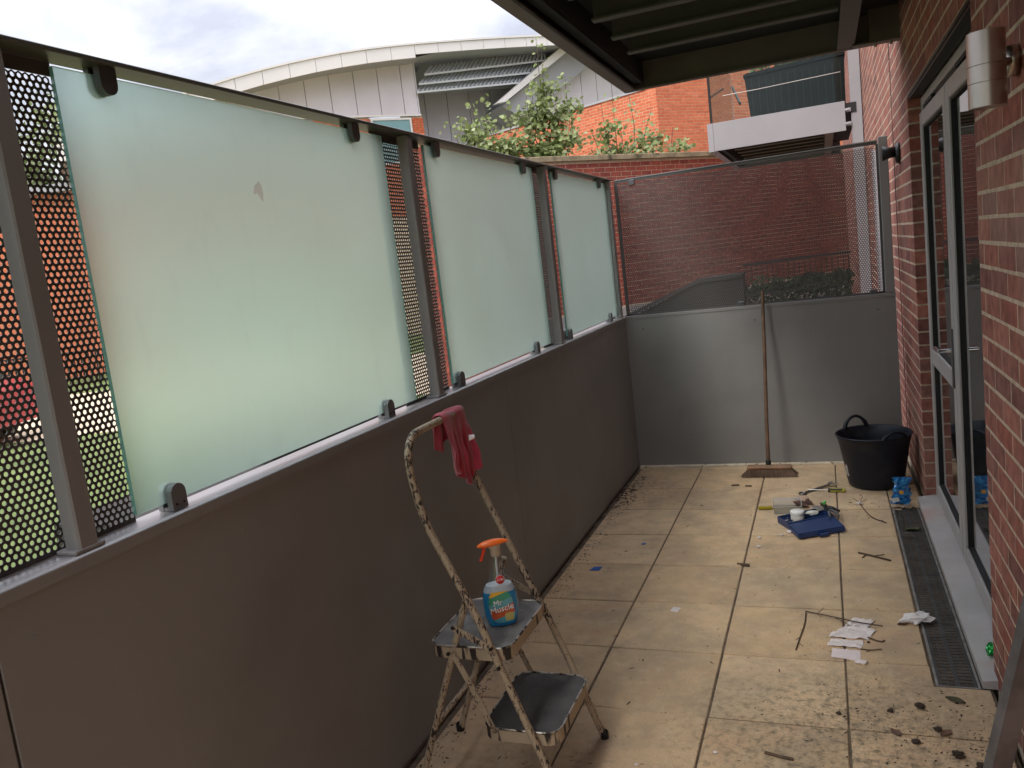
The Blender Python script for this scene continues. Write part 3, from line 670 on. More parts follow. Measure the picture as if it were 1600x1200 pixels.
branchy('shrub', 'spreading green shrub with a low leafy left arm over the garden wall', (-4.3, 9.05, -.12),
        [(-4.55, 9.02, 4.25), (-4.72, 9.04, 4.78), (-4.90, 8.93, 4.62), (-4.30, 9.22, 4.55), (-5.30, 8.75, 4.32), (-3.9, 9.2, 4.0), (-4.1, 9.1, 4.25), (-5.0, 8.8, 4.0), (-4.4, 9.4, 4.0), (-4.6, 9.2, 3.9)], 70, .085, .14, 3, leafm, 'shrubs behind the garden wall')
branchy('shrub', 'tallest leafy shrub behind the garden wall in front of the grey building', (-3.6, 9.4, -.12),
        [(-3.64, 9.5, 5.35), (-3.70, 9.46, 5.62), (-3.28, 9.62, 4.90), (-3.95, 9.3, 4.63), (-3.5, 9.5, 4.7), (-3.85, 9.35, 4.9), (-3.2, 9.5, 4.3), (-3.4, 9.4, 4.2), (-3.7, 9.3, 4.4), (-3.55, 9.3, 4.0), (-3.9, 9.3, 4.1)], 55, .085, .125, 5, leafm, 'shrubs behind the garden wall')
branchy('shrub', 'sparse thin stemmed shrub against the orange brick building', (-2.4, 9.75, -.12),
        [(-2.68, 9.7, 4.3), (-2.50, 9.85, 4.55), (-2.22, 9.97, 4.45), (-2.4, 9.8, 3.9), (-1.85, 10.0, 4.1), (-1.5, 10.1, 3.75), (-2.9, 9.6, 3.9), (-2.1, 9.8, 3.6)], 40, .08, .125, 9, leafm, 'shrubs behind the garden wall')
def hedge(name, label, x0, x1, y0, y1, z0, z1, n, seed, lm, size=.05, cat='hedge', group=None):
    rnd = random.Random(seed); b = MB(); root = thing(name, label, cat, ((x0 + x1) / 2, (y0 + y1) / 2, z0), 0, group)
    hx, hy = (x1 - x0) / 2, (y1 - y0) / 2
    for _ in range(n):
        p = [rnd.uniform(-hx, hx), rnd.uniform(-hy, hy), rnd.uniform(0, z1 - z0)]
        q = rnd.random()
        if q < .4: p[2] = (z1 - z0) * (.9 + .12 * noise.noise(Vector((p[0] * 3, p[1] * 3, seed)))) + rnd.gauss(0, .02)
        elif q < .8: p[1] = -hy + rnd.gauss(0, .03)
        leaf_geo(b, p, size * rnd.uniform(.6, 1.2), (rnd.gauss(0, .6), rnd.gauss(-.5, .6), rnd.uniform(0, 1)), (rnd.gauss(0, 1), rnd.gauss(0, 1), rnd.gauss(0, 1)))
    b.build('foliage', lm, root)
    c = MB()
    for i in range(9):
        x_ = -hx + 2 * hx * (i + .5) / 9
        c.tube([(x_, 0, 0), (x_ + .05, 0, (z1 - z0) * .8)], .015, 5)
    c.build('stem', bark, root)
    return root
hedge('hedge', 'clipped dark green hedge below the black railing', .02, 1.2, 5.15, 5.9, -.12, 1.08, 4200, 4, leafd)
rnd = random.Random(11)
pp = thing('balcony_plant', 'leafy green and white flowering plants growing in the dark planter', 'plant', (.70, 4.56, 3.34))
b = MB()
for _ in range(420):
    c = (rnd.uniform(-.44, .52), rnd.gauss(0, .07), .03 + abs(rnd.gauss(0, .07)) + .05)
    leaf_geo(b, c, .055 * rnd.uniform(.6, 1.3), (rnd.gauss(0, .7), rnd.gauss(-.5, .6), rnd.uniform(0, 1)), (rnd.gauss(0, 1), rnd.gauss(0, 1), 1))
b.build('foliage', leafm, pp)
b = MB()
for _ in range(60): leaf_geo(b, (rnd.uniform(-.2, .5), rnd.gauss(-.08, .05), .10 + abs(rnd.gauss(0, .06))), .03, (0, -1, .4), (rnd.gauss(0, 1), 0, 1))
b.build('flowers', mat('white_petal', (.75, .75, .7), .6), pp)
b = MB()
for i in range(8): b.tube([(-.4 + i * .12, 0, 0), (-.4 + i * .12 + .03, 0, .2)], .005, 5)
b.build('stem', bark, pp)

# ================================================================== GREY CLAD BUILDING (far)
gb = thing('grey_building', 'pale grey metal clad building with a sweeping curved roof', 'building', (-10.397, 18.132, 0), math.atan2(.7376, .6753))
clad = mat('grey_cladding', (.66, .62, .67), .55, .05, var=.05, vscale=.5, dark=(.50, .47, .50), dscale=.7, dlo=.5, dhi=.9)
clad2 = mat('grey_cladding_blue', (.52, .50, .57), .55, .05, var=.03, vscale=.6)
fasc = mat('pale_fascia', (.72, .69, .67), .6, var=.04, vscale=.5)
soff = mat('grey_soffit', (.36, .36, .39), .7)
orb = M['orange_brick']
def lerp_curve(P, a):
    for (a0, z0), (a1, z1) in zip(P, P[1:]):
        if a0 <= a <= a1: return z0 + (z1 - z0) * (a - a0) / (a1 - a0)
    return P[-1][1]
TOP = [(-12, 5.6), (-8, 6.75), (-5.7, 7.25), (-4.16, 7.5), (-3.42, 7.72), (-2.69, 7.95), (-1.95, 8.12), (-1.19, 8.24), (-.45, 8.32), (.1, 8.36)]
b = MB(); b.prism([(-12, 6.4), (-12, TOP[0][1])] + [(a, z) for a, z in TOP if a >= -8] + [(0, 6.4)][:1], .03, .25, axis=1) if False else None
seams = [-9.55 + .735 * i for i in range(14)]; seams = [s for s in seams if s < -.02]; seams = sorted([-.45 - .7433 * i for i in range(13)]) + [0.0]
core = MB(); core.prism([(-9.4, 6.5), (-9.4, 6.2)] + [(.0, 6.57)] + [(0, lerp_curve(TOP, 0) + .2)] + [(a, z + .2) for a, z in reversed(TOP[1:-1])], .03, .12, axis=1)
core.build('cladding_backing', soff, gb)
for a0, a1 in zip(seams, seams[1:]):
    b = MB(); b.prism([(a0 + .012, 6.56), (a1 - .012, 6.56), (a1 - .012, lerp_curve(TOP, a1) + .15), (a0 + .012, lerp_curve(TOP, a0) + .15)], 0, .03, axis=1); b.build('cladding_panel', clad, gb)
b = MB(); b.prism([(0.002, 6.56), (.002, 8.4), (.04, 8.4), (.04, 6.56)], .0, 1.7, axis=1); b.build('corner_trim', clad, gb)
b = MB(); b.box((-9.4, -.02, 6.50), (.06, .0, 6.56)); b.build('drip_trim', fasc, gb)
FT = [(-9.987, 5.836), (-8.061, 6.654), (-5.914, 7.376), (-4.884, 7.656), (-3.074, 8.05), (-1.168, 8.33), (-.032, 8.416), (2.154, 8.59), (4.426, 8.705), (6.38, 8.801), (9.5, 8.85)]
def fine(P, n):
    import bisect
    out_ = []
    for i in range(n + 1):
        a = P[0][0] + (P[-1][0] - P[0][0]) * i / n; out_.append((a, lerp_curve(P, a)))
    for _ in range(3): out_ = [out_[0]] + [(out_[i][0], (out_[i - 1][1] + out_[i][1] * 2 + out_[i + 1][1]) / 4) for i in range(1, n)] + [out_[-1]]
    return out_
FC = fine(FT, 26)
for i in range(26):
    (a0, z0), (a1, z1) = FC[i], FC[i + 1]; h = .42 if a1 < 0.2 else .33
    b = MB(); b.prism([(a0 + .006, z0 - h), (a1 - .006, z1 - h), (a1 - .006, z1 - .06), (a0 + .006, z0 - .06)], -.92, -.88, axis=1); b.prism([(a0, z0 - .055), (a1, z1 - .055), (a1, z1), (a0, z0)], -.95, -.5, axis=1); b.build('fascia_panel', fasc, gb)
b = MB(); V = []; F_ = []
for a, z in FC: V += [(a, -.5, z - .01), (a, 12, z + .4)]
for i in range(26): F_.append((2 * i, 2 * i + 2, 2 * i + 3, 2 * i + 1))
b.add(V, F_); b.build('roof', mat('roof_metal', (.42, .42, .43), .5, .2), gb)
b = MB(); V = []; F_ = []
for a, z in FC: V += [(a, -.88, z - (.40 if a < .1 else .32)), (a, 3.0, z - (.30 if a < .1 else .24))]
for i in range(26): F_.append((2 * i, 2 * i + 2, 2 * i + 3, 2 * i + 1))
b.add(V, F_); b.build('soffit', soff, gb)
b = MB(); b.box((-.55, -.80, 7.62 + .1), (-.25, -.55, 8.1)); b.build('gutter_end', fasc, gb) if False else None
# lower brick storey with window
b = MB(); b.box((-9.4, .04, -.12), (-1.60, .2, 6.49)); b.box((-1.60, .04, -.12), (.10, .2, 5.1)); b.box((-.24, .04, 5.1), (.10, .2, 6.49)); b.build('brick_backing', M['mortar_far'], gb)
brick_wall(gb, -9.4, .10, 3.5, 6.49, holes=((-1.60, -.26, 5.1, 6.6), (-4.6, -3.0, 4.6, 6.0), (-7.6, -6.0, 4.6, 6.0)), matn='orange_brick', dep=.02)
for (w0, w1, z0, z1) in ((-1.58, -.28, 5.1, 6.46), (-4.6, -3.0, 4.6, 6.0), (-7.6, -6.0, 4.6, 6.0), (-4.6, -3.0, 1.0, 2.6), (-7.6, -6.0, 1.0, 2.6)):
    f = MB(); bars(f, w0, w1, z0, z1, .06, -.01, .10, ch=0); fo = f.build('window', fasc, gb)
    p = MB(); p.box((w0 + .06, .02, z0 + .06), (w1 - .06, .03, z1 - .06)); p.build('pane', mat('teal_window', (.16, .32, .34), .08, spec=.9, coat=.6), fo)
# recessed wall to the right
for i in range(12):
    a0 = .04 + i * .80; 
    b = MB(); b.box((a0 + .012, 1.5, -.1), (a0 + .788, 1.54, 8.75)); b.build('cladding_panel', clad2, gb)
b = MB(); b.box((.04, 1.54, -.12), (9.7, 1.7, 8.7)); b.build('recess_backing', soff, gb)
# louvre canopy: three tiers
tiers = [((.50, 7.98), (.34, 7.72), (4.75, 8.52), (4.60, 8.16)), ((.26, 7.66), (.12, 7.44), (4.55, 8.12), (4.35, 7.80)), ((.08, 7.40), (.02, 7.20), (4.30, 7.76), (4.10, 7.50))]
louv = mat('pale_louvre', (.66, .68, .72), .45, .1)
for (tl_, bl_, tr_, br_) in tiers:
    b = MB(); n = 30
    for i in range(n):
        f = i / (n - 1); f2 = min(1, f + .035)
        p = (bl_[0] + (br_[0] - bl_[0]) * f, -.10, bl_[1] + (br_[1] - bl_[1]) * f); q = (tl_[0] + (tr_[0] - tl_[0]) * f2 + .12, .35, tl_[1] + (tr_[1] - tl_[1]) * f2 + .06)
        b.beam(p, q, .055, .07)
    b.beam((bl_[0] - .05, -.11, bl_[1] - .03), (br_[0] + .05, -.11, br_[1] - .03), .05, .05)
    b.build('louvre_row', louv, gb)
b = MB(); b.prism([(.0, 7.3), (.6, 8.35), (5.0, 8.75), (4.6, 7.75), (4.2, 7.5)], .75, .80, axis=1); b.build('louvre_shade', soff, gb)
b = MB(); b.prism([(2.45, 6.72), (2.80, 6.78), (5.75, 8.62), (5.35, 8.66)], -.45, -.15, axis=1); b.build('raking_fascia', fasc, gb)
b = MB(); b.prism([(2.80, 6.70), (3.6, 6.3), (6.6, 8.2), (5.75, 8.6)], -.14, 1.3, axis=1); b.build('raking_soffit', soff, gb)
for i in range(8):
    a0 = 4.3 + i * .62; b = MB(); b.prism([(a0, 3.0), (a0 + .60, 3.0), (a0 + .60, min(8.3, 7.05 + (a0 + .6 - 4.0) * .62)), (a0, min(8.3, 7.05 + (a0 - 4.0) * .62))], .30, .34, axis=1); b.build('cladding_panel', clad, gb)
b = MB(); b.box((.04, .4, -.12), (9.6, 1.4, 2.9)); b.build('lower_block', clad2, gb)

# ================================================================== ORANGE BRICK BUILDING (far)
og = thing('orange_brick_building', 'bright orange brick building corner behind the shrubs and garden wall', 'building', (-2.69, 15.523, 0), math.atan2(-.4276, .904))
# left face: local +x to the right, ends at corner x=0
b = MB(); b.box((-6.2, .004, -.12), (-.004, .25, 5.52)); b.build('mortar', M['mortar_far'], og)
brick_wall(og, -6.2, -.004, 2.6, 5.53, matn='orange_brick', dep=.02)
b = MB(); b.box((-6.25, -.03, 5.532), (-.3, .30, 5.59)); b.build('coping', soff, og)
og2 = thing('orange_brick_wing', 'bright orange brick wing facing the terrace beyond the far balcony', 'building', (-2.69, 15.523, 0), math.atan2(.7581, .6521))
b = MB(); b.box((.004, .006, -.12), (9.0, .25, 9)); b.build('mortar', M['mortar_far'], og2)
brick_wall(og2, 0.0, 9.0, 2.6, 9.0, matn='orange_brick', dep=.02)

# ================================================================== LEFT SIDE BEYOND THE FENCE
lb = thing('terraced_building', 'long low orange brick building across the lawn seen through the perforated strips', 'building', (-33.3, 7.6, -.12), math.atan2(.358, .934))
b = MB(); b.box((0, .006, 0), (17.5, 6, 5.4)); b.build('mortar', M['mortar_far'], lb)
brick_wall(lb, 0, 17.5, 0, 5.4, holes=((3, 4.4, 1, 2.4), (6.2, 7.6, 1, 2.4)), matn='orange_brick', dep=.02)
for w0 in (3, 6.2):
    f = MB(); bars(f, w0, w0 + 1.4, 1, 2.4, .08, -.02, .1, ch=0); fo = f.build('window', fasc, lb)
    p = MB(); p.box((w0 + .08, .0, 1.08), (w0 + 1.32, .01, 2.32)); p.build('pane', mat('dark_window', (.03, .04, .05), .1, spec=.8), fo)
b = MB(); b.box((-.2, -.25, 5.4), (17.7, 6.2, 5.62)); b.build('roof_edge', soff, lb)
lf = thing('low_fence', 'dark low railings in front of the building across the lawn', 'fence', (-30.4, 5.9, -.12), math.atan2(.358, .934))
b = MB(); b.beam((0, 0, .85), (15, 0, .85), .05, .05); b.build('rail', M['black'], lf)
for i in range(76): 
    b = MB(); b.beam((i * .2, 0, 0), (i * .2, 0, .84), .03, .03); b.build('bar', M['black'], lf)
for i, (x_, y_, s_) in enumerate(((-27.5, 17.5, 1.0), (-22.3, 19.0, 1.12), (-17.6, 20.2, .92), (-32, 15, 1.1))):
    rnd = random.Random(30 + i); root = thing('tree', ['broad green tree rising over the roof at the left edge', 'tallest green tree behind the orange building across the lawn', 'smaller green tree right of the tall one behind the lawn', 'green tree at the far left behind the lawn'][i], 'tree', (x_, y_, -.12), 0, 'trees behind the building across the lawn')
    b = MB(); b.tube([(0, 0, 0), (.1, 0, 2.5), (0, .1, 5 * s_), (.1, 0, 7 * s_)], .2, 8, rs=[.25, .2, .14, .05])
    for k_ in range(7):
        a_ = k_ * .9; b.tube([(0, 0, 3.0 + k_ * .4), (math.cos(a_) * 1.1, math.sin(a_) * 1.1, 4.5 + k_ * .4)], .06, 5, rs=[.07, .03])
    b.build('trunk', bark, root)
    b = MB()
    cl = [(rnd.gauss(0, 1.4), rnd.gauss(0, 1.2), rnd.uniform(4.2, 8.0) * s_, rnd.uniform(.6, 1.2)) for _ in range(40)]
    for (cx, cy, cz, cr_) in cl:
        for _ in range(150):
            d = Vector((rnd.gauss(0, 1), rnd.gauss(0, 1), rnd.gauss(0, 1))).normalized() * cr_ * rnd.uniform(.5, 1.1)
            leaf_geo(b, (cx + d.x, cy + d.y, cz + d.z * .7), .22 * rnd.uniform(.7, 1.3), (d.x, d.y, abs(d.z) + .3), (rnd.gauss(0, 1), rnd.gauss(0, 1), -.3))
    b.build('crown', leafm, root)
# parked red car
car = thing('parked_car', 'small red car parked by the path, seen through the strip at the left edge', 'car', (-12.1, 2.35, -.112), math.radians(24))
red = mat('red_car_paint', (.42, .02, .03), .25, coat=1.0)
b = MB(); b.prism([(-1.9, .28), (-1.88, .72), (-1.35, .86), (-.95, .92), (1.55, .95), (1.85, .80), (1.9, .28)], -.80, .80, axis=1); b.build('body', red, car)
b = MB(); b.prism([(-.95, .925), (-.45, 1.38), (.95, 1.42), (1.55, .955)], -.70, .70, axis=1); b.build('cabin', mat('car_glass', (.02, .025, .03), .06, coat=1), car)
b = MB(); b.prism([(-.42, 1.385), (-.40, 1.425), (.90, 1.46), (.98, 1.42)], -.66, .66, axis=1); b.build('roof', red, car)
for wx in (-1.2, 1.2):
    for s_ in (-1, 1):
        b = MB(); b.tube([(wx, s_ * .82, .31), (wx, s_ * .62, .31)], .31, 18, smooth=False); w = b.build('wheel', M['black'], car)
        b = MB(); b.tube([(wx, s_ * .828, .31), (wx, s_ * .81, .31)], .18, 12, smooth=False); b.build('rim', M['brushed'], w)
for s_ in (-1, 1):
    b = MB(); b.box((-1.905, s_ * .45, .60), (-1.87, s_ * .72, .72)); b.build('headlight', mat('lamp_glass', (.7, .7, .7), .1), car)
# planting beds and bins glimpsed under the glass
for i, (x_, y_, w_, d_, h_, lab) in enumerate(((-3.6, -.55, .5, .9, .35, 'low dark timber planter on the lawn just outside the screen'), (-4.0, 1.25, .6, 1.2, .42, 'dark timber planter beside the wall corner outside the screen'))):
    r_ = thing('timber_planter', lab, 'planter', (x_, y_, -.12), 0)
    for k_ in range(3):
        b = MB(); b.box((-w_, -d_, k_ * h_ / 3 + .004), (w_, d_, (k_ + 1) * h_ / 3)); b.build('board', mat('black_timber', (.025, .022, .02), .8, var=.3), r_)

# ================================================================== STEP LADDER
flaky = bpy.data.materials.new('flaking_cream_paint'); flaky.use_nodes = True
t = flaky.node_tree; p = t.nodes['Principled BSDF']; co = t.nodes.new('ShaderNodeTexCoord')
mp = t.nodes.new('ShaderNodeMapping'); mp.inputs['Scale'].default_value = (1, 1, .32); t.links.new(co.outputs['Object'], mp.inputs[0])
n_ = t.nodes.new('ShaderNodeTexNoise'); n_.inputs['Scale'].default_value = 135; n_.inputs['Detail'].default_value = 5; n_.inputs['Roughness'].default_value = .6; n_.inputs['Distortion'].default_value = .8; t.links.new(mp.outputs[0], n_.inputs['Vector'])
n2_ = t.nodes.new('ShaderNodeTexNoise'); n2_.inputs['Scale'].default_value = 9; t.links.new(co.outputs['Object'], n2_.inputs['Vector'])
sm_ = t.nodes.new('ShaderNodeMath'); sm_.operation = 'MULTIPLY_ADD'; t.links.new(n2_.outputs['Fac'], sm_.inputs[0]); sm_.inputs[1].default_value = .35; t.links.new(n_.outputs['Fac'], sm_.inputs[2])
r_ = t.nodes.new('ShaderNodeValToRGB'); t.links.new(sm_.outputs[0], r_.inputs[0]); r_.color_ramp.interpolation = 'LINEAR'
e = r_.color_ramp.elements; e[0].position = 0; e[0].color = (.46, .37, .25, 1); e[1].position = 1; e[1].color = (.012, .010, .009, 1)
q = e.new(.725); q.color = (.40, .32, .22, 1); q = e.new(.74); q.color = (.11, .05, .04, 1); q = e.new(.765); q.color = (.018, .015, .014, 1)
t.links.new(r_.outputs[0], p.inputs['Base Color']); p.inputs['Roughness'].default_value = .55
bu = t.nodes.new('ShaderNodeBump'); bu.invert = True; bu.inputs['Strength'].default_value = .7; bu.inputs['Distance'].default_value = .002; t.links.new(r_.outputs[0], bu.inputs['Height']) if False else t.links.new(sm_.outputs[0], bu.inputs['Height']); t.links.new(bu.outputs[0], p.inputs['Normal'])
lad = thing('step_ladder', 'old folding two step ladder with flaking cream and black paint', 'ladder', (-.10, -3.07, 0))
LX, LY = -.10, -3.07
def lp(x, y, z): return (x - LX, y - LY, z)
YA, YB = -2.885, -3.255
rt = .0115
def rail_pts(y, foot):
    if y == YA: return [lp(.133, y, 0), lp(.002, y, .375), lp(-.094, y, .60), lp(-.164, y, .77), lp(-.225, y, .93), lp(-.252, y, 1.03)]
    return [lp(.112, y, 0), lp(.060, y, .14), lp(-.055, y, .46), lp(-.102, y, .598), lp(-.174, y, .755), lp(-.232, y, .89), lp(-.256, y, 1.03)]
pa = rail_pts(YA, 0); pb = rail_pts(YB, 0)
arc = []
for i in range(1, 7):
    a_ = i / 7 * PI / 2; arc.append(lp(-.256 + .004 * math.sin(a_), YB + .07 * (1 - math.cos(a_)), 1.075 + .07 * math.sin(a_)))
arc2 = []
for i in range(1, 7):
    a_ = PI / 2 - i / 7 * PI / 2; arc2.append(lp(-.252, YA - .07 * (1 - math.cos(a_)), 1.075 + .07 * math.sin(a_)))
def smooth_pts(P, it=2):
    for _ in range(it):
        Q = [P[0]]
        for a_, b_ in zip(P, P[1:]):
            a_, b_ = Vector(a_), Vector(b_); Q += [a_ * .75 + b_ * .25, a_ * .25 + b_ * .75]
        Q.append(P[-1]); P = Q
    return P
b = MB(); b.tube(smooth_pts(pb + arc + arc2 + pa[::-1], 1), rt, 12); b.build('front_frame', flaky, lad)
# rear legs: pivot on the rails at z~.65, feet at x -.385
for y_ in (YB + .022, YA - .040):
    b = MB(); b.tube([lp(-.135, y_, .648), lp(-.262, y_, .318), lp(-.385, y_, 0)], .0105, 10); b.build('rear_leg', flaky, lad)
b = MB(); b.tube([lp(-.305, YB + .022, .21), lp(-.305, YA - .04, .21)], .009, 8); b.build('cross_bar', flaky, lad)
for y_, s_ in ((YB, -1), (YA, 1)):
    # flat braces
    b = MB(); b.beam(lp(-.178, y_ + s_ * .012, .560), lp(-.063, y_ + s_ * .012, .500), .003, .020); b.build('brace', flaky, lad)
    b = MB(); b.beam(lp(-.200, y_ + s_ * -.006, .47), lp(-.155, y_ + s_ * -.012, .36), .003, .018); b.beam(lp(-.155, y_ + s_ * -.012, .36), lp(-.095, y_ + s_ * -.012, .215), .003, .018); b.build('brace', flaky, lad)
    b = MB()
    for (x_, z_) in ((-.178, .560), (-.063, .500), (-.205, .475), (-.045, .440)):
        b.tube([lp(x_, y_ + s_ * .010, z_), lp(x_, y_ + s_ * .017, z_)], .006, 8)
    b.build('rivets', mat('dark_rivet', (.04, .03, .025), .5, .5), lad)
for (x_, y_) in ((.133, YA), (.112, YB), (-.385, YB + .022), (-.385, YA - .04)):
    b = MB(); b.lathe([(0, .0), (.0145, .0), (.0145, .022), (.0125, .026)], lp(x_, y_, 0), 12); b.build('rubber_foot', M['black'], lad)
def tray(name, x0, x1, y0, y1, z, tread):
    """rounded rect tread with rolled rim and apron"""
    def rr(x0, x1, y0, y1, r, n=5):
        P = []
        for cx, cy, a0 in ((x1 - r, y1 - r, 0), (x0 + r, y1 - r, PI / 2), (x0 + r, y0 + r, PI), (x1 - r, y0 + r, 3 * PI / 2)):
            for i in range(n + 1): a_ = a0 + i / n * PI / 2; P.append((cx + r * math.cos(a_), cy + r * math.sin(a_)))
        return P
    P = rr(x0 - LX, x1 - LX, y0 - LY, y1 - LY, .045)
    b = MB(); b.prism(P, z - .004, z - .001, axis=2); o = b.build(name, tread, lad)
    r_ = MB(); Pc = P + [P[0]]; r_.tube([(q[0], q[1], z) for q in Pc], .0035, 6, caps=False); r_.build('rim', mat('worn_bright_rim', (.55, .50, .44), .35, .8, dark=(.05, .04, .03), dscale=30, dlo=.5, dhi=.58), o)
    a_ = MB(); n = len(P)
    a_.add([(q[0], q[1], z - .002) for q in P] + [(q[0], q[1], z - .040) for q in P], [(i, (i + 1) % n, n + (i + 1) % n, n + i) for i in range(n)]); a_.build('apron', drip, o)
    return o
drip = mat('dripped_cream_paint', (.40, .32, .22), .55, var=.1, vscale=8, dark=(.03, .022, .02), dscale=26, dlo=.53, dhi=.57)
_t = drip.node_tree; _c = _t.nodes['Texture Coordinate']; _m = _t.nodes.new('ShaderNodeMapping'); _m.inputs['Scale'].default_value = (1, 1, .12)
for _n in _t.nodes:
    if _n.type == 'TEX_NOISE':
        for lk in list(_n.inputs['Vector'].links): _t.links.remove(lk)
        _t.links.new(_c.outputs['Object'], _m.inputs[0]); _t.links.new(_m.outputs[0], _n.inputs['Vector'])
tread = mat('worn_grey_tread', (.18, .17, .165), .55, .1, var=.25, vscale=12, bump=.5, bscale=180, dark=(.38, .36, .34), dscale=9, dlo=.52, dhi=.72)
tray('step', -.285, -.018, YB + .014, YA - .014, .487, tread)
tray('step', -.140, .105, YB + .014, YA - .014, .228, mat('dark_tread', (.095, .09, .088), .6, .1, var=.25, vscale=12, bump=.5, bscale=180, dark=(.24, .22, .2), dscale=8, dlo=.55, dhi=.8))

# ---- spray bottle
bt = thing('spray_bottle', 'clear spray bottle of blue window cleaner with orange trigger head', 'bottle', (-.100, -3.075, .487), math.radians(26)); bt.scale = (1.12, 1.12, 1.13)
def sect(w, d, z, n=24, p=2.6, cx=0):
    P = []
    for i in range(n):
        a_ = 2 * PI * i / n; c_, s_ = math.cos(a_), math.sin(a_)
        P.append((cx + w * math.copysign(abs(c_) ** (2 / p), c_), d * math.copysign(abs(s_) ** (2 / p), s_), z))
    return P
def loft(b, S_, mi=0, caps=True, smooth=True):
    n = len(S_[0]); vs = [v for s_ in S_ for v in s_]
    b.add(vs, [(i * n + j, i * n + (j + 1) % n, (i + 1) * n + (j + 1) % n, (i + 1) * n + j) for i in range(len(S_) - 1) for j in range(n)], mi, smooth)
    if caps: b.add(S_[0], [list(range(n))[::-1]], mi); b.add(S_[-1], [list(range(n))], mi)
PR = [(.036, .020, .001, 0), (.042, .024, .006, 0), (.049, .028, .035, 0), (.0505, .029, .065, 0), (.049, .028, .090, 0), (.044, .025, .108, 0), (.035, .022, .122, .001), (.027, .019, .140, .001), (.021, .017, .165, .002), (.016, .015, .190, .003), (.0135, .0135, .205, .003)]
def w_at(z):
    for q0, q1 in zip(PR, PR[1:]):
        if q0[2] <= z <= q1[2]:
            f = (z - q0[2]) / (q1[2] - q0[2]); return [q0[i] + (q1[i] - q0[i]) * f for i in range(4)]
    return PR[-1]
liq = mat('blue_liquid', (.01, .40, .82), .05, 0, trans=.35, ior=1.33, coat=.5)
b = MB(); zs = [.003 + i * (.096 / 10) for i in range(11)]; loft(b, [sect(w_at(z)[0] - .0012, w_at(z)[1] - .0012, z, cx=w_at(z)[3]) for z in zs]); b.build('liquid', liq, bt)
shell = clear.copy(); shell.name = 'clear_plastic'; shell.node_tree.nodes['Mix Shader'].inputs[0].default_value = .10; shell.node_tree.nodes['Transparent BSDF'].inputs[0].default_value = (.93, .95, .96, 1)
b = MB(); loft(b, [sect(q[0], q[1], q[2], cx=q[3]) for q in PR]); b.build('bottle_shell', shell, bt)
b = MB(); zs = [.1005, .106, .112, .119]; loft(b, [sect(w_at(z)[0] - .0015, w_at(z)[1] - .0015, z, cx=w_at(z)[3]) for z in zs]); b.build('foam', mat('white_foam', (.62, .70, .76), .6, trans=.25), bt)
b = MB(); b.tube([(0, 0, .11), (.003, 0, .215)], .0028, 8); b.build('dip_tube', mat('pale_tube', (.55, .72, .76), .4), bt)
def curved(b, outline, off, rows=10, xs=8, mi=0):
    """patch on the bottle front: outline gives (z, x0, x1)"""
    V = []; 
    for (z, x0, x1) in outline:
        W_ = w_at(z)
        for i in range(xs + 1):
            x = x0 + (x1 - x0) * i / xs; u = max(-.999, min(.999, (x - W_[3]) / (W_[0] + off)))
            y = -(W_[1] + off) * (1 - abs(u) ** 2.6) ** (1 / 2.6); V.append((x, y, z))
    b.add(V, [(r * (xs + 1) + i, r * (xs + 1) + i + 1, (r + 1) * (xs + 1) + i + 1, (r + 1) * (xs + 1) + i) for r in range(len(outline) - 1) for i in range(xs)], mi, True)
lab = [(.014, -.016, .030), (.022, -.024, .034), (.035, -.030, .036), (.050, -.034, .0365), (.065, -.035, .0355), (.080, -.034, .033), (.092, -.031, .028), (.100, -.026, .022), (.104, -.024, .020)]
lm_ = bpy.data.materials.new('printed_label'); lm_.use_nodes = True
t = lm_.node_tree; p = t.nodes['Principled BSDF']; p.inputs['Roughness'].default_value = .3
co = t.nodes.new('ShaderNodeTexCoord'); sp_ = t.nodes.new('ShaderNodeSeparateXYZ'); t.links.new(co.outputs['Object'], sp_.inputs[0])
ma = t.nodes.new('ShaderNodeMath'); ma.operation = 'MULTIPLY_ADD'; t.links.new(sp_.outputs[0], ma.inputs[0]); ma.inputs[1].default_value = -.28; t.links.new(sp_.outputs[2], ma.inputs[2])
r_ = t.nodes.new('ShaderNodeValToRGB'); mrr = t.nodes.new('ShaderNodeMapRange'); t.links.new(ma.outputs[0], mrr.inputs[0]); mrr.inputs[1].default_value = 0; mrr.inputs[2].default_value = .11; t.links.new(mrr.outputs[0], r_.inputs[0])
r_.color_ramp.interpolation = 'CONSTANT'; e = r_.color_ramp.elements; e[0].color = (.05, .30, .42, 1); e[1].position = .88; e[1].color = (.75, .42, .03, 1)
for pos_, c_ in ((.10, (.10, .40, .48)), (.28, (.62, .12, .04)), (.53, (.12, .36, .40)), (.70, (.04, .28, .16))):
    q = e.new(pos_); q.color = (*c_, 1)
t.links.new(r_.outputs[0], p.inputs['Base Color'])
b = MB(); curved(b, lab, .0006, xs=12); b.build('label_print', lm_, bt)
b = MB(); curved(b, [(.018, .010, .030), (.024, .008, .032), (.036, .008, .032), (.042, .010, .030)], .0009, xs=6); b.build('label_badge', mat('yellow_print', (.55, .50, .16), .4), bt)
def text(body, size, loc, rot, mt, parent, name, ext=.0004, shear=0):
    cu = bpy.data.curves.new(name, 'FONT'); cu.body = body; cu.size = size; cu.extrude = ext; cu.align_x = 'CENTER'; cu.align_y = 'CENTER'; cu.shear = shear; cu.resolution_u = 3
    tmp = bpy.data.objects.new('tmp', cu); C.objects.link(tmp); bpy.context.view_layer.update()
    me = bpy.data.meshes.new_from_object(tmp.evaluated_get(bpy.context.evaluated_depsgraph_get())); bpy.data.objects.remove(tmp)
    me.materials.clear(); me.materials.append(mt); return link(name, me, parent, loc=loc, rot=rot)
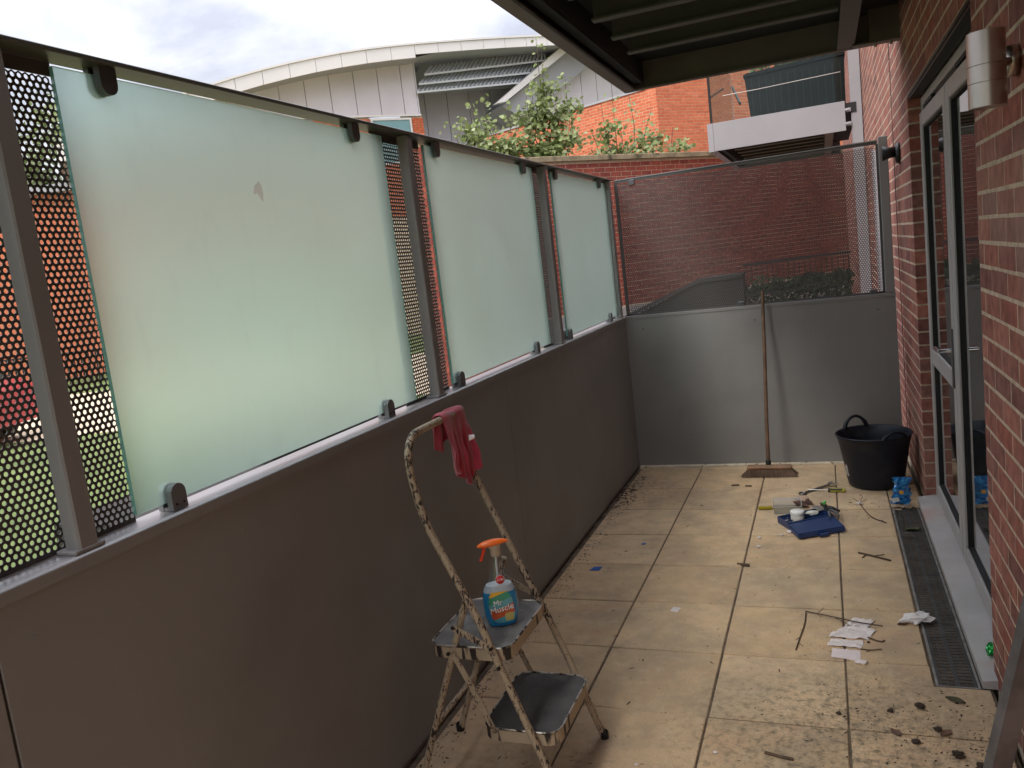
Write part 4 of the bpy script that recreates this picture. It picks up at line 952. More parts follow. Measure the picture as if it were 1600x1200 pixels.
wht = mat('white_print', (.85, .85, .85), .4); blk = mat('black_print', (.01, .01, .012), .4)
for off_, m_, e_, bo in ((.0018, blk, .0002, .0016), (.0008, wht, .0006, 0)):
    a_ = text('Mr', .022, (-.010 + off_ * .3, -.0302, .0735), (PI / 2, -.16, 0), m_, bt, 'lettering', e_, .1)
    a_ = text('Muscle', .0245, (.0 + off_ * .3, -.0304, .056), (PI / 2, -.16, 0), m_, bt, 'lettering', e_, .1)
    if bo:
        for o2 in [o for o in bt.children if o.name.startswith('lettering')]:
            o2.scale = (1.05, 1.14, 1); o2.location.y += .0007; o2.location.z -= .0006
b = MB(); b.lathe([(0, 0), (.0115, 0), (.0115, .0012), (0, .0012)], n=24); b.v = [(p_[0] + .006, -.0215 - p_[2], p_[1] + .137) for p_ in b.v]; b.build('price_sticker', mat('red_sticker', (.62, .02, .02), .4), bt)
b = MB(); b.lathe([(.0118, 0), (.0130, 0), (.0130, .0011), (.0118, .0011)], n=24); b.v = [(p_[0] + .006, -.0215 - p_[2], p_[1] + .137) for p_ in b.v]; b.build('sticker_ring', mat('pink_print', (.75, .45, .45), .4), bt)
text('£1.80', .0085, (.006, -.0229, .137), (PI / 2, -.1, 0), wht, bt, 'lettering')
org = mat('orange_plastic', (.90, .16, .015), .35, coat=.3)
b = MB(); loft(b, [sect(*s_, p=2) for s_ in ()]) if False else None
hd = []
for i in range(11):
    f = i / 10; x_ = -.046 + .088 * f; w_ = math.sin(PI * min(.97, max(.03, f ** .85))) ** .55
    hd.append([(x_, .013 * w_ * math.cos(a_), .238 + .013 * w_ * math.sin(a_) * (1.0 if math.sin(a_) > 0 else .55) - .007 * (1 - f) ** 1.5) for a_ in [2 * PI * j / 16 for j in range(16)]])
b = MB(); loft(b, hd); b.build('trigger_head', org, bt)
b = MB(); loft(b, [sect(.014, .0135, .200, p=2, cx=.003), sect(.015, .0145, .207, p=2, cx=.003), sect(.013, .012, .218, p=2, cx=.003), sect(.020, .011, .230, p=2, cx=.0), sect(.026, .0105, .236, p=2, cx=-.002)]); b.build('collar', mat('milky_plastic', (.50, .40, .28), .4, trans=.3), bt)
b = MB(); b.tube([(-.026, 0, .230), (-.030, 0, .215), (-.036, 0, .200), (-.041, 0, .190)], .0042, 8, rs=[.005, .0045, .004, .0045]); b.build('trigger', mat('red_orange_plastic', (.80, .06, .02), .35), bt)

# ---- red cloth over the top bar
cl = MB(); NU, NV = 22, 44
bx, bz = -.2535, 1.146; y0, y1 = -3.045, -2.885
rr_ = random.Random(5); V = []
for j in range(NV + 1):
    v = j / NV; s = (v - .36) * .33      # arc length; negative = back flap
    for i in range(NU + 1):
        u = i / NU; r = .0150 + .004 * math.sin(u * 9)
        if s < -r * 1.2: x = bx - r - .004 * math.sin(u * 11); z = bz + (s + r * 1.2); 
        elif s > r * 1.2: x = bx + r + .02 * (s - r) ; z = bz - (s - r * 1.2)
        else: a_ = s / (r * 1.2) * PI / 2; x = bx + r * math.sin(a_); z = bz + r * math.cos(a_)
        hang = max(0, abs(s) - .03)
        if s > 0:
            k_ = min(1, hang / .2); yy = y0 + .012 + (y1 - y0 + .006) * u; mid = -2.955 + .028 * k_
            yy = mid + (yy - mid) * (1 - .05 * k_); x += (.014 * math.sin(u * 13 + s * 8) + .010 * math.sin(u * 29 + 1 + s * 15)) * min(1, hang * 9) + .02 * k_ 
            z -= .055 * k_ * (1 - abs(u - .62) * 2.2) * (1 if s > .15 else .6)
        else:
            yy = y0 + .015 + (y1 - y0 - .07) * u; x -= .012 * math.sin(u * 10 + 2) * min(1, hang * 8) + .01; z -= .02 * math.sin(u * 5) * min(1, hang * 8)
        n_v = noise.noise(Vector((u * 4, v * 7, 0)))
        V.append((x + n_v * .008 * min(1, hang * 12), yy + .006 * noise.noise(Vector((u * 3, v * 9, 4))), z + .003 * n_v))
b = MB(); b.add(V, [(j * (NU + 1) + i, j * (NU + 1) + i + 1, (j + 1) * (NU + 1) + i + 1, (j + 1) * (NU + 1) + i) for j in range(NV) for i in range(NU)], 0, True)
clm = mat('red_microfibre', (.44, .04, .075), .95, var=.25, vscale=12, bump=.5, bscale=500, sheen=.5)
cl = b.build('cleaning_cloth', clm, label='red microfibre cloth draped over the top bar of the step ladder', cat='cloth')
sl = cl.modifiers.new('thickness', 'SOLIDIFY'); sl.thickness = .003
ssb = cl.modifiers.new('sub', 'SUBSURF'); ssb.levels = 1; ssb.render_levels = 1
b = MB(); b.add([(-.218, -2.905, 1.045), (-.204, -2.888, 1.048), (-.205, -2.886, 1.062), (-.218, -2.902, 1.064), (-.200, -2.895, 1.055)], [(0, 1, 4), (1, 2, 4), (2, 3, 4), (3, 0, 4)]); b.build('care_tag', wht, cl)

# ---- broom
br = thing('broom', 'wooden broom with brown bristles leaning against the end screen', 'broom', (.485, .26, 0))
b = MB(); pts = [(-.005, .02, .085), (.0, .085, .40), (.012, .17, .80), (.018, .232, 1.10), (.022, .262, 1.235)]
b.tube(pts, .012, 10, rs=[.0135, .0125, .0125, .012, .0115]); b.build('handle', mat('old_wood_handle', (.13, .075, .045), .6, var=.3, vscale=14), br)
b = MB(); b.tube([(-.0055, .014, .065), (-.004, .022, .105)], .018, 12); b.build('socket', M['black'], br)
b = MB(); b.box((-.145, -.030, .050), (.148, .030, .078), 0, .010); b.build('broom_head', mat('old_wood_head', (.24, .14, .08), .6, var=.25, vscale=12), br)
rnd = random.Random(2); b = MB()
for i in range(40):
    for j in range(6):
        x_ = -.138 + i * .0071; y_ = -.024 + j * .0096
        for _ in range(5):
            ex = x_ * 1.28 + rnd.gauss(0, .006); ey = y_ * 1.6 + rnd.gauss(0, .006)
            p0 = Vector((x_ + rnd.gauss(0, .002), y_, .052)); p1 = Vector((ex, ey, .002 + rnd.random() * .004)); w_ = .0011
            b.add([p0 + Vector((-w_, 0, 0)), p0 + Vector((w_, 0, 0)), p1 + Vector((w_ * 1.3, 0, 0)), p1 + Vector((-w_ * 1.3, 0, 0))], [(0, 1, 2, 3)])
b.build('bristles', island_mat('coir_bristle', [(.10, .065, .045), (.17, .11, .08), (.13, .085, .06)], rough=.8, bump=0), br)

# ---- flexible bucket
bk = thing('bucket', 'large dark navy flexible bucket with two handles against the end screen', 'bucket', (1.132, .045, 0))
navy = mat('navy_rubber', (.010, .013, .022), .45, var=.1, vscale=4, bump=.05, bscale=20, spec=.4, dark=(.05, .045, .04), dscale=7, dlo=.55, dhi=.9)
n = 72; prof = [(.0, .004), (.150, .004), (.158, .012), (.166, .05), (.200, .26), (.2145, .318), (.222, .328), (.216, .334), (.208, .325), (.195, .26), (.160, .05), (.150, .014), (0, .012)]
b = MB(); V = []
for r, z in prof:
    for j in range(n):
        a_ = 2 * PI * j / n; zz = z
        V.append((r * math.cos(a_), r * math.sin(a_), zz))
b.add(V, [(i * n + j, i * n + (j + 1) % n, (i + 1) * n + (j + 1) % n, (i + 1) * n + j) for i in range(len(prof) - 1) for j in range(n)], 0, True); b.build('tub', navy, bk)
for ha, hz, ri in ((math.radians(118), .075, .012), (math.radians(-58), .040, .010)):
    b = MB(); P = []
    for i in range(13):
        f = i / 12; a_ = ha + (f - .5) * .72; h = math.sin(PI * f) ** .6 * hz; P.append(((.216 - .01 * math.sin(PI * f)) * math.cos(a_), (.216 - .01 * math.sin(PI * f)) * math.sin(a_), .325 + h))
    b.tube(P, ri, 8, rs=[ri * 1.15 if i in (0, 1, 11, 12) else ri * .8 for i in range(13)]); b.build('handle', navy, bk)
b = MB(); V = []
for a_, in [(math.radians(192 + k_ * 3),) for k_ in range(6)]:
    for z in (.075, .150): r = .166 + (z - .05) * (.034 / .21) + .0012; V.append((r * math.cos(a_), r * math.sin(a_), z))
b.add(V, [(2 * i, 2 * i + 2, 2 * i + 3, 2 * i + 1) for i in range(5)]); b.build('paper_sticker', mat('faded_sticker', (.55, .50, .47), .8, dark=(.12, .1, .1), dscale=60, dlo=.5, dhi=.55), bk)

# ---- blue crumpled packet
def crumple(name, cx, cy, cz, sx, sy, sz, n, seed, mats, label, cat, rz=0, amp=.35, group=None, fl=True):
    rnd = random.Random(seed); bm = bmesh.new(); bmesh.ops.create_icosphere(bm, subdivisions=n, radius=1)
    for v in bm.verts:
        d = v.co.normalized(); q = 1 + amp * noise.noise(d * 2.3 + Vector((seed, 0, 0))) + amp * .8 * noise.noise(d * 6 + Vector((0, seed, 0)))
        v.co = Vector((d.x * sx * q, d.y * sy * q, max(-sz * .999, d.z * sz * q)))
    mn = min(v.co.z for v in bm.verts)
    for v in bm.verts: v.co.z -= mn
    b = MB(); b.bm(bm); me = b.mesh(name, mats)
    return link(name, me, None, (cx, cy, cz), (0, 0, rz), label, cat, group)
pk = thing('crisp_packet', 'crumpled bright blue foil packet beside the dark bucket', 'packet', (1.236, -.37, 0), math.radians(-10))
blue_f = mat('blue_foil', (.010, .12, .42), .28, .3, coat=.6, col2=(.05, .34, .66), vscale=38)
b = MB(); NU, NV = 12, 18; V = []
for side in (-1, 1):
    for j in range(NV + 1):
        v = j / NV
        for i in range(NU + 1):
            u = i / NU - .5; puff = .026 * (1 - (2 * u) ** 2) ** .5 * math.sin(PI * min(1, v * 1.0 + .02)) if abs(u) < .5 else 0
            nz_ = 1.5 * noise.noise(Vector((u * 9, v * 10, side * 3.1))); w_ = .088 + .012 * math.sin(v * 7)
            V.append((u * w_ + .020 * v + .010 * nz_, side * puff + .014 * nz_ + .020 * math.sin(v * 5), .004 + v * .165 + .006 * noise.noise(Vector((u * 7, v * 4, 9)))))
m_ = (NU + 1) * (NV + 1)
for s in (0, 1): b.f += [[s * m_ + j * (NU + 1) + i, s * m_ + j * (NU + 1) + i + 1, s * m_ + (j + 1) * (NU + 1) + i + 1, s * m_ + (j + 1) * (NU + 1) + i] for j in range(NV) for i in range(NU)]
b.v = V; b.m = [0] * len(b.f); b.sm = [False] * len(b.f); b.build('foil', blue_f, pk)
b = MB(); P = [(.012 + .016 * math.cos(i * .628) * (1 if i % 2 else .6), -.038, .085 + .014 * math.sin(i * .628) * (1 if i % 2 else .6)) for i in range(10)]; b.prism([(q[0], q[2]) for q in P], -.041, -.0385, axis=1); b.build('printed_emblem', mat('yellow_orange_print', (.75, .35, .03), .4), pk)
b = MB(); b.prism([(-.046, .045), (-.005, .055), (.002, .035), (-.035, .020)], -.040, -.037, axis=1); b.build('white_print_patch', mat('silver_white', (.65, .65, .62), .35, .3), pk)

# ---- toolbox with lid, contents
tb = thing('tool_case', 'open dark blue plastic tool case with its lid flat on the paving', 'case', (.77, -.73, 0))
cb = mat('dark_blue_plastic', (.012, .036, .125), .42, coat=.15, var=.08, vscale=10)
T = Vector((.77, -.73, 0))
def q2(x, y): return (x - T.x, y - T.y)
lid = [q2(.645, -.815), q2(.872, -.655), q2(.930, -.835), q2(.705, -.962)]
b = MB(); b.prism(lid, .018, .034, axis=2); o = b.build('lid', cb, tb)
b = MB(); b.beam((lid[2][0], lid[2][1], .018), (lid[3][0], lid[3][1], .018), .012, .020); b.beam((lid[3][0], lid[3][1], .018), (lid[0][0], lid[0][1], .018), .010, .018); b.build('lid_edge', cb, o)
b = MB(); m0, m1 = Vector((*lid[2], .014)), Vector((*lid[3], .014)); b.beam(m0.lerp(m1, .42) + Vector((.012, -.016, 0)), m0.lerp(m1, .60) + Vector((.012, -.016, 0)), .016, .016); b.build('latch', cb, o)
base = [q2(.585, -.690), q2(.800, -.540), q2(.872, -.648), q2(.648, -.808)]
b = MB()
b.prism(base, .002, .006, axis=2)
for i in range(4):
    p0 = Vector((*base[i], .020)); p1 = Vector((*base[(i + 1) % 4], .020)); b.beam(p0, p1, .006, .036)
b.build('tray', cb, tb)
b = MB()
for i in range(3):
    f = (i + 1) / 4; p0 = Vector((*base[0], .016)).lerp(Vector((*base[3], .016)), f); p1 = Vector((*base[1], .016)).lerp(Vector((*base[2], .016)), f); b.beam(p0, p1, .004, .024)
b.build('divider', cb, tb)
# bits inside case
rnd = random.Random(9)
for i in range(9):
    f, g = rnd.uniform(.1, .9), rnd.uniform(.1, .35); p0 = Vector((*base[0], 0)).lerp(Vector((*base[3], 0)), f); p1 = Vector((*base[1], 0)).lerp(Vector((*base[2], 0)), f)
    c = p0.lerp(p1, g) + T; c.z = .018; d = Vector((rnd.gauss(0, 1), rnd.gauss(0, 1), 0)).normalized() * .018
    b = MB(); b.tube([c - d, c + d], .0045, 6, smooth=False); b.tube([c + d, c + d * 1.3], .0065, 6, smooth=False)
    b.build('drill_bit', mat('tool_steel', (.45, .45, .45), .3, 1.0), label='small steel bits scattered in the blue tool case', cat='tool', group='bits in the blue case')
pt = thing('screw_pot', 'small white plastic pot with lid standing in the blue tool case', 'pot', (.690, -.690, .006))
b = MB(); b.lathe([(0, 0), (.034, 0), (.036, .004), (.036, .046), (.034, .048)], n=28); b.build('pot_body', mat('white_plastic', (.68, .64, .60), .4), pt)
b = MB(); b.lathe([(.0375, .046), (.0385, .048), (.0385, .062), (.036, .066), (0, .066)], n=28); b.build('pot_lid', mat('white_lid', (.78, .77, .75), .35), pt)
# transparent tray
ct = thing('plastic_tray', 'clear plastic tub lying left of the blue tool case', 'tub', (.625, -.462, 0), math.radians(4))
b = MB(); b.box((-.075, -.08, .001), (.075, .085, .003))
for (a, c) in (((-.075, -.08), (.075, -.08)), ((.075, -.08), (.075, .085)), ((.075, .085), (-.075, .085)), ((-.075, .085), (-.075, -.08))):
    d = Vector((a[0], a[1], 0)); e_ = Vector((c[0], c[1], 0)); m_ = Vector((0, 0, 0)); b.add([d * .93 + Vector((0, 0, .002)), e_ * .93 + Vector((0, 0, .002)), e_ * 1.04 + Vector((0, 0, .045)), d * 1.04 + Vector((0, 0, .045))], [(0, 1, 2, 3)])
cp = clear.copy(); cp.name = 'hazy_plastic'; cp.node_tree.nodes['Mix Shader'].inputs[0].default_value = .30; cp.node_tree.nodes['Glossy BSDF'].inputs['Roughness'].default_value = .3; cp.node_tree.nodes['Glossy BSDF'].inputs['Color'].default_value = (.9, .85, .85, 1)
b.build('tub_body', cp, ct)
b = MB(); b.tube([(-.080, -.085, .046), (.080, -.085, .046), (.080, .09, .046), (-.080, .09, .046), (-.080, -.085, .046)], .0022, 6); b.build('tub_rim', mat('milky_rim', (.5, .48, .46), .4), ct)
# screwdrivers
def screwdriver(label, p, q, colA, colB, hl=.10):
    p, q = Vector(p), Vector(q); root = thing('screwdriver', label, 'screwdriver', p); d = (q - p).normalized()
    b = MB(); b.tube([d * 0, d * .008, d * .03, d * .07, d * (hl - .012), d * hl], .012, 8, rs=[.008, .013, .0125, .0135, .012, .008], smooth=False); b.build('handle', colA, root)
    if colB:
        b = MB()
        for s_ in (-1, 1):
            sd_ = Vector((-d.y, d.x, 0)) * s_ * .008; b.tube([d * .015 + sd_ + Vector((0, 0, .005)), d * .085 + sd_ + Vector((0, 0, .005))], .007, 6)
        b.tube([d * (hl - .014), d * (hl - .002)], .0138, 8); b.build('grip', colB, root)
    b = MB(); b.tube([d * hl, q - p], .003, 8); b.build('shaft', mat('tool_steel', (.45, .45, .45)), root)
screwdriver('yellow and black screwdriver lying across the spanner', (.950, -.125, .014), (.735, -.098, .012), mat('yellow_grip', (.45, .42, .05), .4), M['black'])
screwdriver('plain translucent yellow handled screwdriver at the left of the clear tub', (.462, -.464, .014), (.66, -.44, .010), mat('amber_plastic', (.42, .33, .02), .2, trans=.3), None, hl=.085)
# spanner
sp = thing('spanner', 'long steel combination spanner lying behind the tool case', 'spanner', (.79, -.065, 0), math.atan2(.197, .186))
b = MB(); b.beam((-.10, 0, .006), (.105, 0, .012), .016, .008, up=(0, 0, 1)); b.build('shank', mat('dark_steel', (.20, .19, .19), .35, 1.0, var=.3, vscale=20), sp)
b = MB()
ring = [(-.125 + .020 * math.cos(a_), .020 * math.sin(a_)) for a_ in [2 * PI * i / 16 for i in range(16)]]
b.tube([(x_, y_, .006) for x_, y_ in ring + ring[:1]], .0055, 6, caps=False); b.build('ring_end', mat('dark_steel', (.2, .19, .19)), sp)
b = MB(); b.prism([(.095, -.010), (.118, -.024), (.150, -.022), (.148, -.010), (.128, -.009), (.128, .009), (.150, .012), (.146, .024), (.116, .022), (.095, .010)], .006, .018, axis=2); b.build('open_jaw', mat('bright_steel', (.7, .7, .7), .2, 1.0), sp)
# pliers & rusty pieces
rust = mat('rusty_steel', (.10, .055, .045), .7, .4, var=.4, vscale=30, bump=.4)
def pliers(label, c, rz, hm, jm, z=0, L_=.1, spread=.03):
    root = thing('pliers', label, 'pliers', (c[0], c[1], z), rz)
    for s_ in (-1, 1):
        b = MB(); b.tube([(0, 0, .012), (-L_ * .4, s_ * spread * .7, .013), (-L_, s_ * spread, .012)], .007, 7, rs=[.006, .008, .007]); b.build('handle', hm, root)
        b = MB(); b.prism([(0, s_ * .012), (.03, s_ * .013), (.055, s_ * .004), (.055, s_ * .0008), (0, s_ * .0008)], .006, .018, axis=2); b.build('jaw', jm, root)
    b = MB(); b.tube([(.0, 0, .004), (.0, 0, .021)], .012, 10, smooth=False); b.build('pivot', jm, root)
pliers('rusty pincers with pale worn handles behind the white pot', (.735, -.335), math.radians(-62), mat('pale_worn_grip', (.42, .30, .24), .6, dark=(.08, .04, .03), dscale=30), rust)
pliers('black handled pliers with green tips standing over the blue case', (.835, -.520), math.radians(115), M['black'], mat('dark_steel', (.2, .19, .19)), z=.030, L_=.11)
pliers('dark steel pliers with grey handles resting on the corner of the blue lid', (.862, -.600), math.radians(100), mat('grey_grip', (.10, .10, .11), .5), mat('dark_steel', (.2, .19, .19)), z=.036, L_=.12, spread=.022)
b = MB(); b.tube([(0, 0, 0), (.01, .02, .004)], .009, 8, rs=[.009, .007]); b.build('grip_cap', mat('bright_green_plastic', (.12, .50, .12), .4), loc=(.828, -.512, .055), label='bright green plastic cap lying on the black pliers', cat='cap')
crumple('white_rag', .765, -.600, .014, .038, .024, .014, 2, 3, mat('off_white_cloth', (.60, .60, .54), .9), 'scrap of white rag in the blue case right of the white pot', 'rag', rz=.4)
crumple('rusty_bracket', .700, -.395, 0, .05, .026, .016, 2, 8, rust, 'lump of rusty metal bracket behind the white pot', 'bracket', rz=-.7)
b = MB(); b.beam((0, 0, .02), (.085, -.095, .028), .012, .008); b.build('wood_sliver', mat('pale_wood', (.55, .40, .30), .7), loc=(.655, -.235, 0), label='pale wooden sliver lying across the rusty tools', cat='wood')
b = MB(); b.box((-.035, -.022, 0), (.035, .022, .006), 0, .002); b.build('hinge', mat('worn_hinge', (.35, .33, .31), .4, .8), loc=(.800, -.560, .040), rot=(0, .1, -.9), label='flat grey metal hinge resting in the blue tool case', cat='hinge')

# ---- papers, tissues, scraps
def sheet(name, pts, z, label, cat, m_, seed=1, amp=.004, group=None, nn=6):
    """quad sheet, subdivided and rumpled, real thickness"""
    rnd = random.Random(seed); cx = sum(p[0] for p in pts) / 4; cy = sum(p[1] for p in pts) / 4; V = []
    for j in range(nn + 1):
        for i in range(nn + 1):
            u, v = i / nn, j / nn
            x = (pts[0][0] * (1 - u) + pts[1][0] * u) * (1 - v) + (pts[3][0] * (1 - u) + pts[2][0] * u) * v
            y = (pts[0][1] * (1 - u) + pts[1][1] * u) * (1 - v) + (pts[3][1] * (1 - u) + pts[2][1] * u) * v
            e_ = noise.noise(Vector((u * 3, v * 3, seed))); f_ = noise.noise(Vector((u * 8, v * 8, seed + 5)))
            ed = (1 if i in (0, nn) or j in (0, nn) else 0) * .004
            V.append((x - cx + e_ * ed, y - cy + f_ * ed, .0015 + abs(e_) * amp * 3 + abs(f_) * amp))
    b = MB(); k_ = nn + 1
    b.add(V, [(j * k_ + i, j * k_ + i + 1, (j + 1) * k_ + i + 1, (j + 1) * k_ + i) for j in range(nn) for i in range(nn)])
    o = b.build(name, m_, loc=(cx, cy, z), label=label, cat=cat, group=group)
    s_ = o.modifiers.new('thick', 'SOLIDIFY'); s_.thickness = .0006; return o
tis = mat('tissue_paper', (.70, .64, .62), .9, var=.08, vscale=30, bump=.3)
sheet('paper_towel', [(.842, -2.060), (.985, -2.075), (1.020, -1.985), (.925, -1.935)], 0, 'largest crumpled white paper towel piece under the long twig', 'paper', tis, 2, .006, nn=10)
sheet('paper_towel', [(.905, -1.965), (.985, -1.985), (1.015, -1.910), (.940, -1.880)], .002, 'torn white paper towel at the far end of the row of papers', 'paper', tis, 4, .006)
sheet('paper_towel', [(.838, -2.135), (.958, -2.150), (.972, -2.085), (.850, -2.080)], 0, 'white paper towel strip third from the far end of the row', 'paper', tis, 6, .004)
sheet('paper_towel', [(.850, -2.225), (.950, -2.245), (.955, -2.165), (.855, -2.155)], 0, 'flat pinkish white paper rectangle nearest the camera in the row', 'paper', mat('pinkish_paper', (.72, .62, .62), .9), 8, .001)
crumple('tissue', .955, -2.262, 0, .022, .014, .008, 2, 5, tis, 'tiny crumpled tissue touching the flat pinkish paper', 'tissue')
crumple('tissue', 1.175, -1.89, 0, .055, .028, .018, 3, 6, mat('bright_tissue', (.78, .74, .73), .9), 'crumpled white tissue at the edge of the black drain', 'tissue', rz=.3, amp=.55)
sheet('paper_scrap', [(.180, -1.89), (.215, -1.90), (.225, -1.855), (.190, -1.848)], 0, 'small square of clear and white film alone on the left slabs', 'paper', tis, 12, .003, nn=3)
for i, (x_, y_, s_) in enumerate(((.500, -.945, .010), (.506, -1.083, .012), (.650, -.862, .016), (.612, -.90, .009), (1.02, -.37, .018))):
    crumple('paper_ball', x_, y_, 0, s_, s_ * .8, s_ * .5, 2, 20 + i, tis, ['smallest white paper crumb left of the blue tool case', 'flattened white paper crumb nearest the camera of the pair left of the case', 'white paper pellet in front of the left corner of the blue case', 'tiny white crumb beside the paper pellet in front of the case', 'grey white fluff at the end of the thin twig near the bucket'][i], 'paper', amp=.5)
bs_ = mat('blue_scrap_plastic', (.015, .10, .38), .4)
sheet('plastic_scrap', [(-.315, -1.455), (-.262, -1.45), (-.255, -1.40), (-.300, -1.40)], 0, 'larger flat blue plastic scrap near the foot of the left screen', 'scrap', bs_, 3, .002, nn=3)
sheet('plastic_scrap', [(-.125, -1.065), (-.100, -1.07), (-.095, -1.045), (-.115, -1.04)], 0, 'smaller blue plastic scrap on the left slabs further back', 'scrap', bs_, 3, .002, nn=3)
crumple('sweet_wrapper', 1.39, -2.20, .030, .020, .026, .022, 3, 7, mat('green_foil', (.02, .42, .08), .2, .5, coat=.5, var=.3, vscale=60), 'crumpled shiny green sweet wrapper on the grey door threshold', 'wrapper', amp=.6)
for i, (x_, y_) in enumerate(((.50, -2.905), (.269, -3.012))): crumple('bird_dropping', x_, y_, 0, .009, .006, .003, 1, 40 + i, tis, ['white paint chip on the slab by the bottom edge, right one', 'white paint chip on the slab nearest the ladder foot'][i], 'paint chip')

twg = mat('dry_twig', (.085, .055, .035), .85, var=.3, vscale=30)
def twig(name, pts, r, label, side=(), cat='twig'):
    o = Vector(pts[0]); P = [Vector(p) - o for p in pts]; b = MB(); b.tube(smooth_pts(P, 1), r, 6)
    for a_, c_ in side: b.tube([Vector(a_) - o, Vector(c_) - o], r * .6, 5)
    return b.build(name, twg, loc=o, label=label, cat=cat)
twig('twig', [(.752, -1.845, .006), (.86, -1.90, .012), (.95, -1.955, .018), (1.045, -1.975, .016)], .0026, 'longest dry twig lying over the white paper towels', [((.86, -1.90, .012), (.93, -1.97, .008)), ((.80, -1.87, .008), (.825, -1.835, .02)), ((1.0, -1.967, .017), (1.02, -1.94, .02))])
twig('twig', [(.752, -1.848, .004), (.752, -1.95, .004), (.735, -2.08, .004), (.722, -2.19, .004)], .0022, 'thin dark twig running towards the camera left of the paper towels', [((.735, -2.08, .004), (.72, -2.11, .004)), ((.73, -2.13, .004), (.748, -2.16, .004))])
twig('twig', [(.955, -2.155, .004), (.99, -2.165, .006), (1.03, -2.15, .006)], .0022, 'short bent twig right of the flat pinkish paper', [((.99, -2.165, .006), (.975, -2.18, .006))])
twig('twig', [(.985, -2.06, .006), (1.03, -2.09, .004), (1.045, -2.075, .004)], .003, 'stubby twig just right of the largest paper towel')
twig('twig', [(.985, -1.145, .005), (1.05, -1.19, .006), (1.125, -1.245, .006)], .0045, 'thick dark stick beside the drain halfway along', [((1.05, -1.19, .006), (1.10, -1.17, .006)), ((1.02, -1.17, .005), (1.0, -1.21, .004))])
twig('twig', [(1.02, -.37, .012), (1.045, -.50, .006), (1.075, -.62, .006), (1.14, -.70, .006)], .0028, 'curved thin twig in front of the dark bucket', [((1.02, -.37, .012), (.99, -.34, .03)), ((1.02, -.37, .012), (1.04, -.31, .03)), ((1.02, -.36, .012), (1.06, -.33, .02)), ((1.11, -.67, .006), (1.13, -.66, .006))])
twig('twig', [(.65, -2.88, .004), (.70, -2.895, .004), (.735, -2.90, .004)], .005, 'flat brown stick on the slab at the bottom edge')
twig('twig', [(.44, -1.335, .005), (.48, -1.345, .006)], .008, 'dark stubby piece of bark alone in the middle of the floor', [((.44, -1.33, .005), (.42, -1.32, .004))])
twig('twig', [(.255, .04, .004), (.305, .045, .005)], .006, 'dark twig left of the broom bristles, larger one')
twig('twig', [(.345, .025, .004), (.385, .02, .005)], .006, 'dark twig left of the broom bristles, smaller one')
def ground_leaf(x, y, s, rz, label, c=(.06, .055, .025), name='leaf'):
    b = MB(); V = []; n_ = 8
    for i in range(n_ + 1):
        f = i / n_; w_ = math.sin(PI * f) ** .8 * .28 * s
        V += [(f * s, -w_, .004 + .010 * s * 10 * abs(math.sin(f * 4))), (f * s, 0, .001 + .003 * math.sin(f * 6) ** 2), (f * s, w_, .005)]
    b.add(V, [(3 * i + k_, 3 * i + 3 + k_, 3 * i + 4 + k_, 3 * i + 1 + k_) for i in range(n_) for k_ in (0, 1)], 0, True)
    return b.build(name, mat('leaf_%d' % int(c[0] * 1000 + c[1] * 10000), c, .7, var=.3, vscale=40), loc=(x, y, 0), rot=(0, 0, rz), label=label, cat='leaf')
ground_leaf(1.205, -2.462, .065, -.5, 'curled olive green leaf near the end of the drain')
ground_leaf(1.215, -.80, .085, .2, 'dull green leaf lying on the far part of the drain grate', (.07, .09, .03))
ground_leaf(1.10, -1.93, .045, .4, 'small brown dry leaf left of the crumpled drain tissue', (.14, .08, .045))
ground_leaf(1.165, -2.70, .05, .9, 'brown dead leaf on the slab right of the dirt clods', (.13, .07, .04))
ground_leaf(1.05, -2.72, .045, 2.2, 'brown folded leaf among the dirt clods', (.11, .06, .04))
soil = mat('dark_soil', (.06, .042, .03), .95, bump=.8, bscale=120)
for i, (x_, y_, s_) in enumerate(((1.122, -2.540, .018), (1.03, -2.578, .011), (1.09, -2.748, .015), (1.16, -2.668, .014), (.986, -2.096, .007), (.87, -2.62, .010), (1.20, -2.80, .02), (1.26, -2.86, .025))):
    crumple('dirt_clod', x_, y_, 0, s_ * .8, s_ * .62, s_ * .5, 3, 60 + i, soil, amp=.6, label= ['largest round clod of dark soil by the drain end', 'small dark soil clod left of the largest clod', 'dark clod in front beside the folded leaf', 'dark clod on the near slab right of the folded leaf', 'tiny dark clod by the drain tissue', 'dark soil crumb on the mossy slab joint', 'soil clod close to the brick wall foot', 'soil clod nearest the wall at the bottom right'][i], cat='soil')
# wood chips by the packet
for i in range(9):
    rnd = random.Random(90 + i); a_ = rnd.uniform(-1.2, 1.2); L_ = rnd.uniform(.02, .05); b = MB(); b.beam((-L_ / 2 * math.cos(a_), -L_ / 2 * math.sin(a_), .006), (L_ / 2 * math.cos(a_), L_ / 2 * math.sin(a_), .006 + rnd.uniform(0, .01)), .009, .005)
    b.build('wood_chip', mat('wood_chip_pale', (.42, .30, .20), .8, var=.3, vscale=20), loc=(1.205 + rnd.uniform(0, .12), -.445 + rnd.gauss(0, .022), .001), label='pale wood chips heaped at the far end of the drain', cat='wood chip', group='wood chips at the drain end')
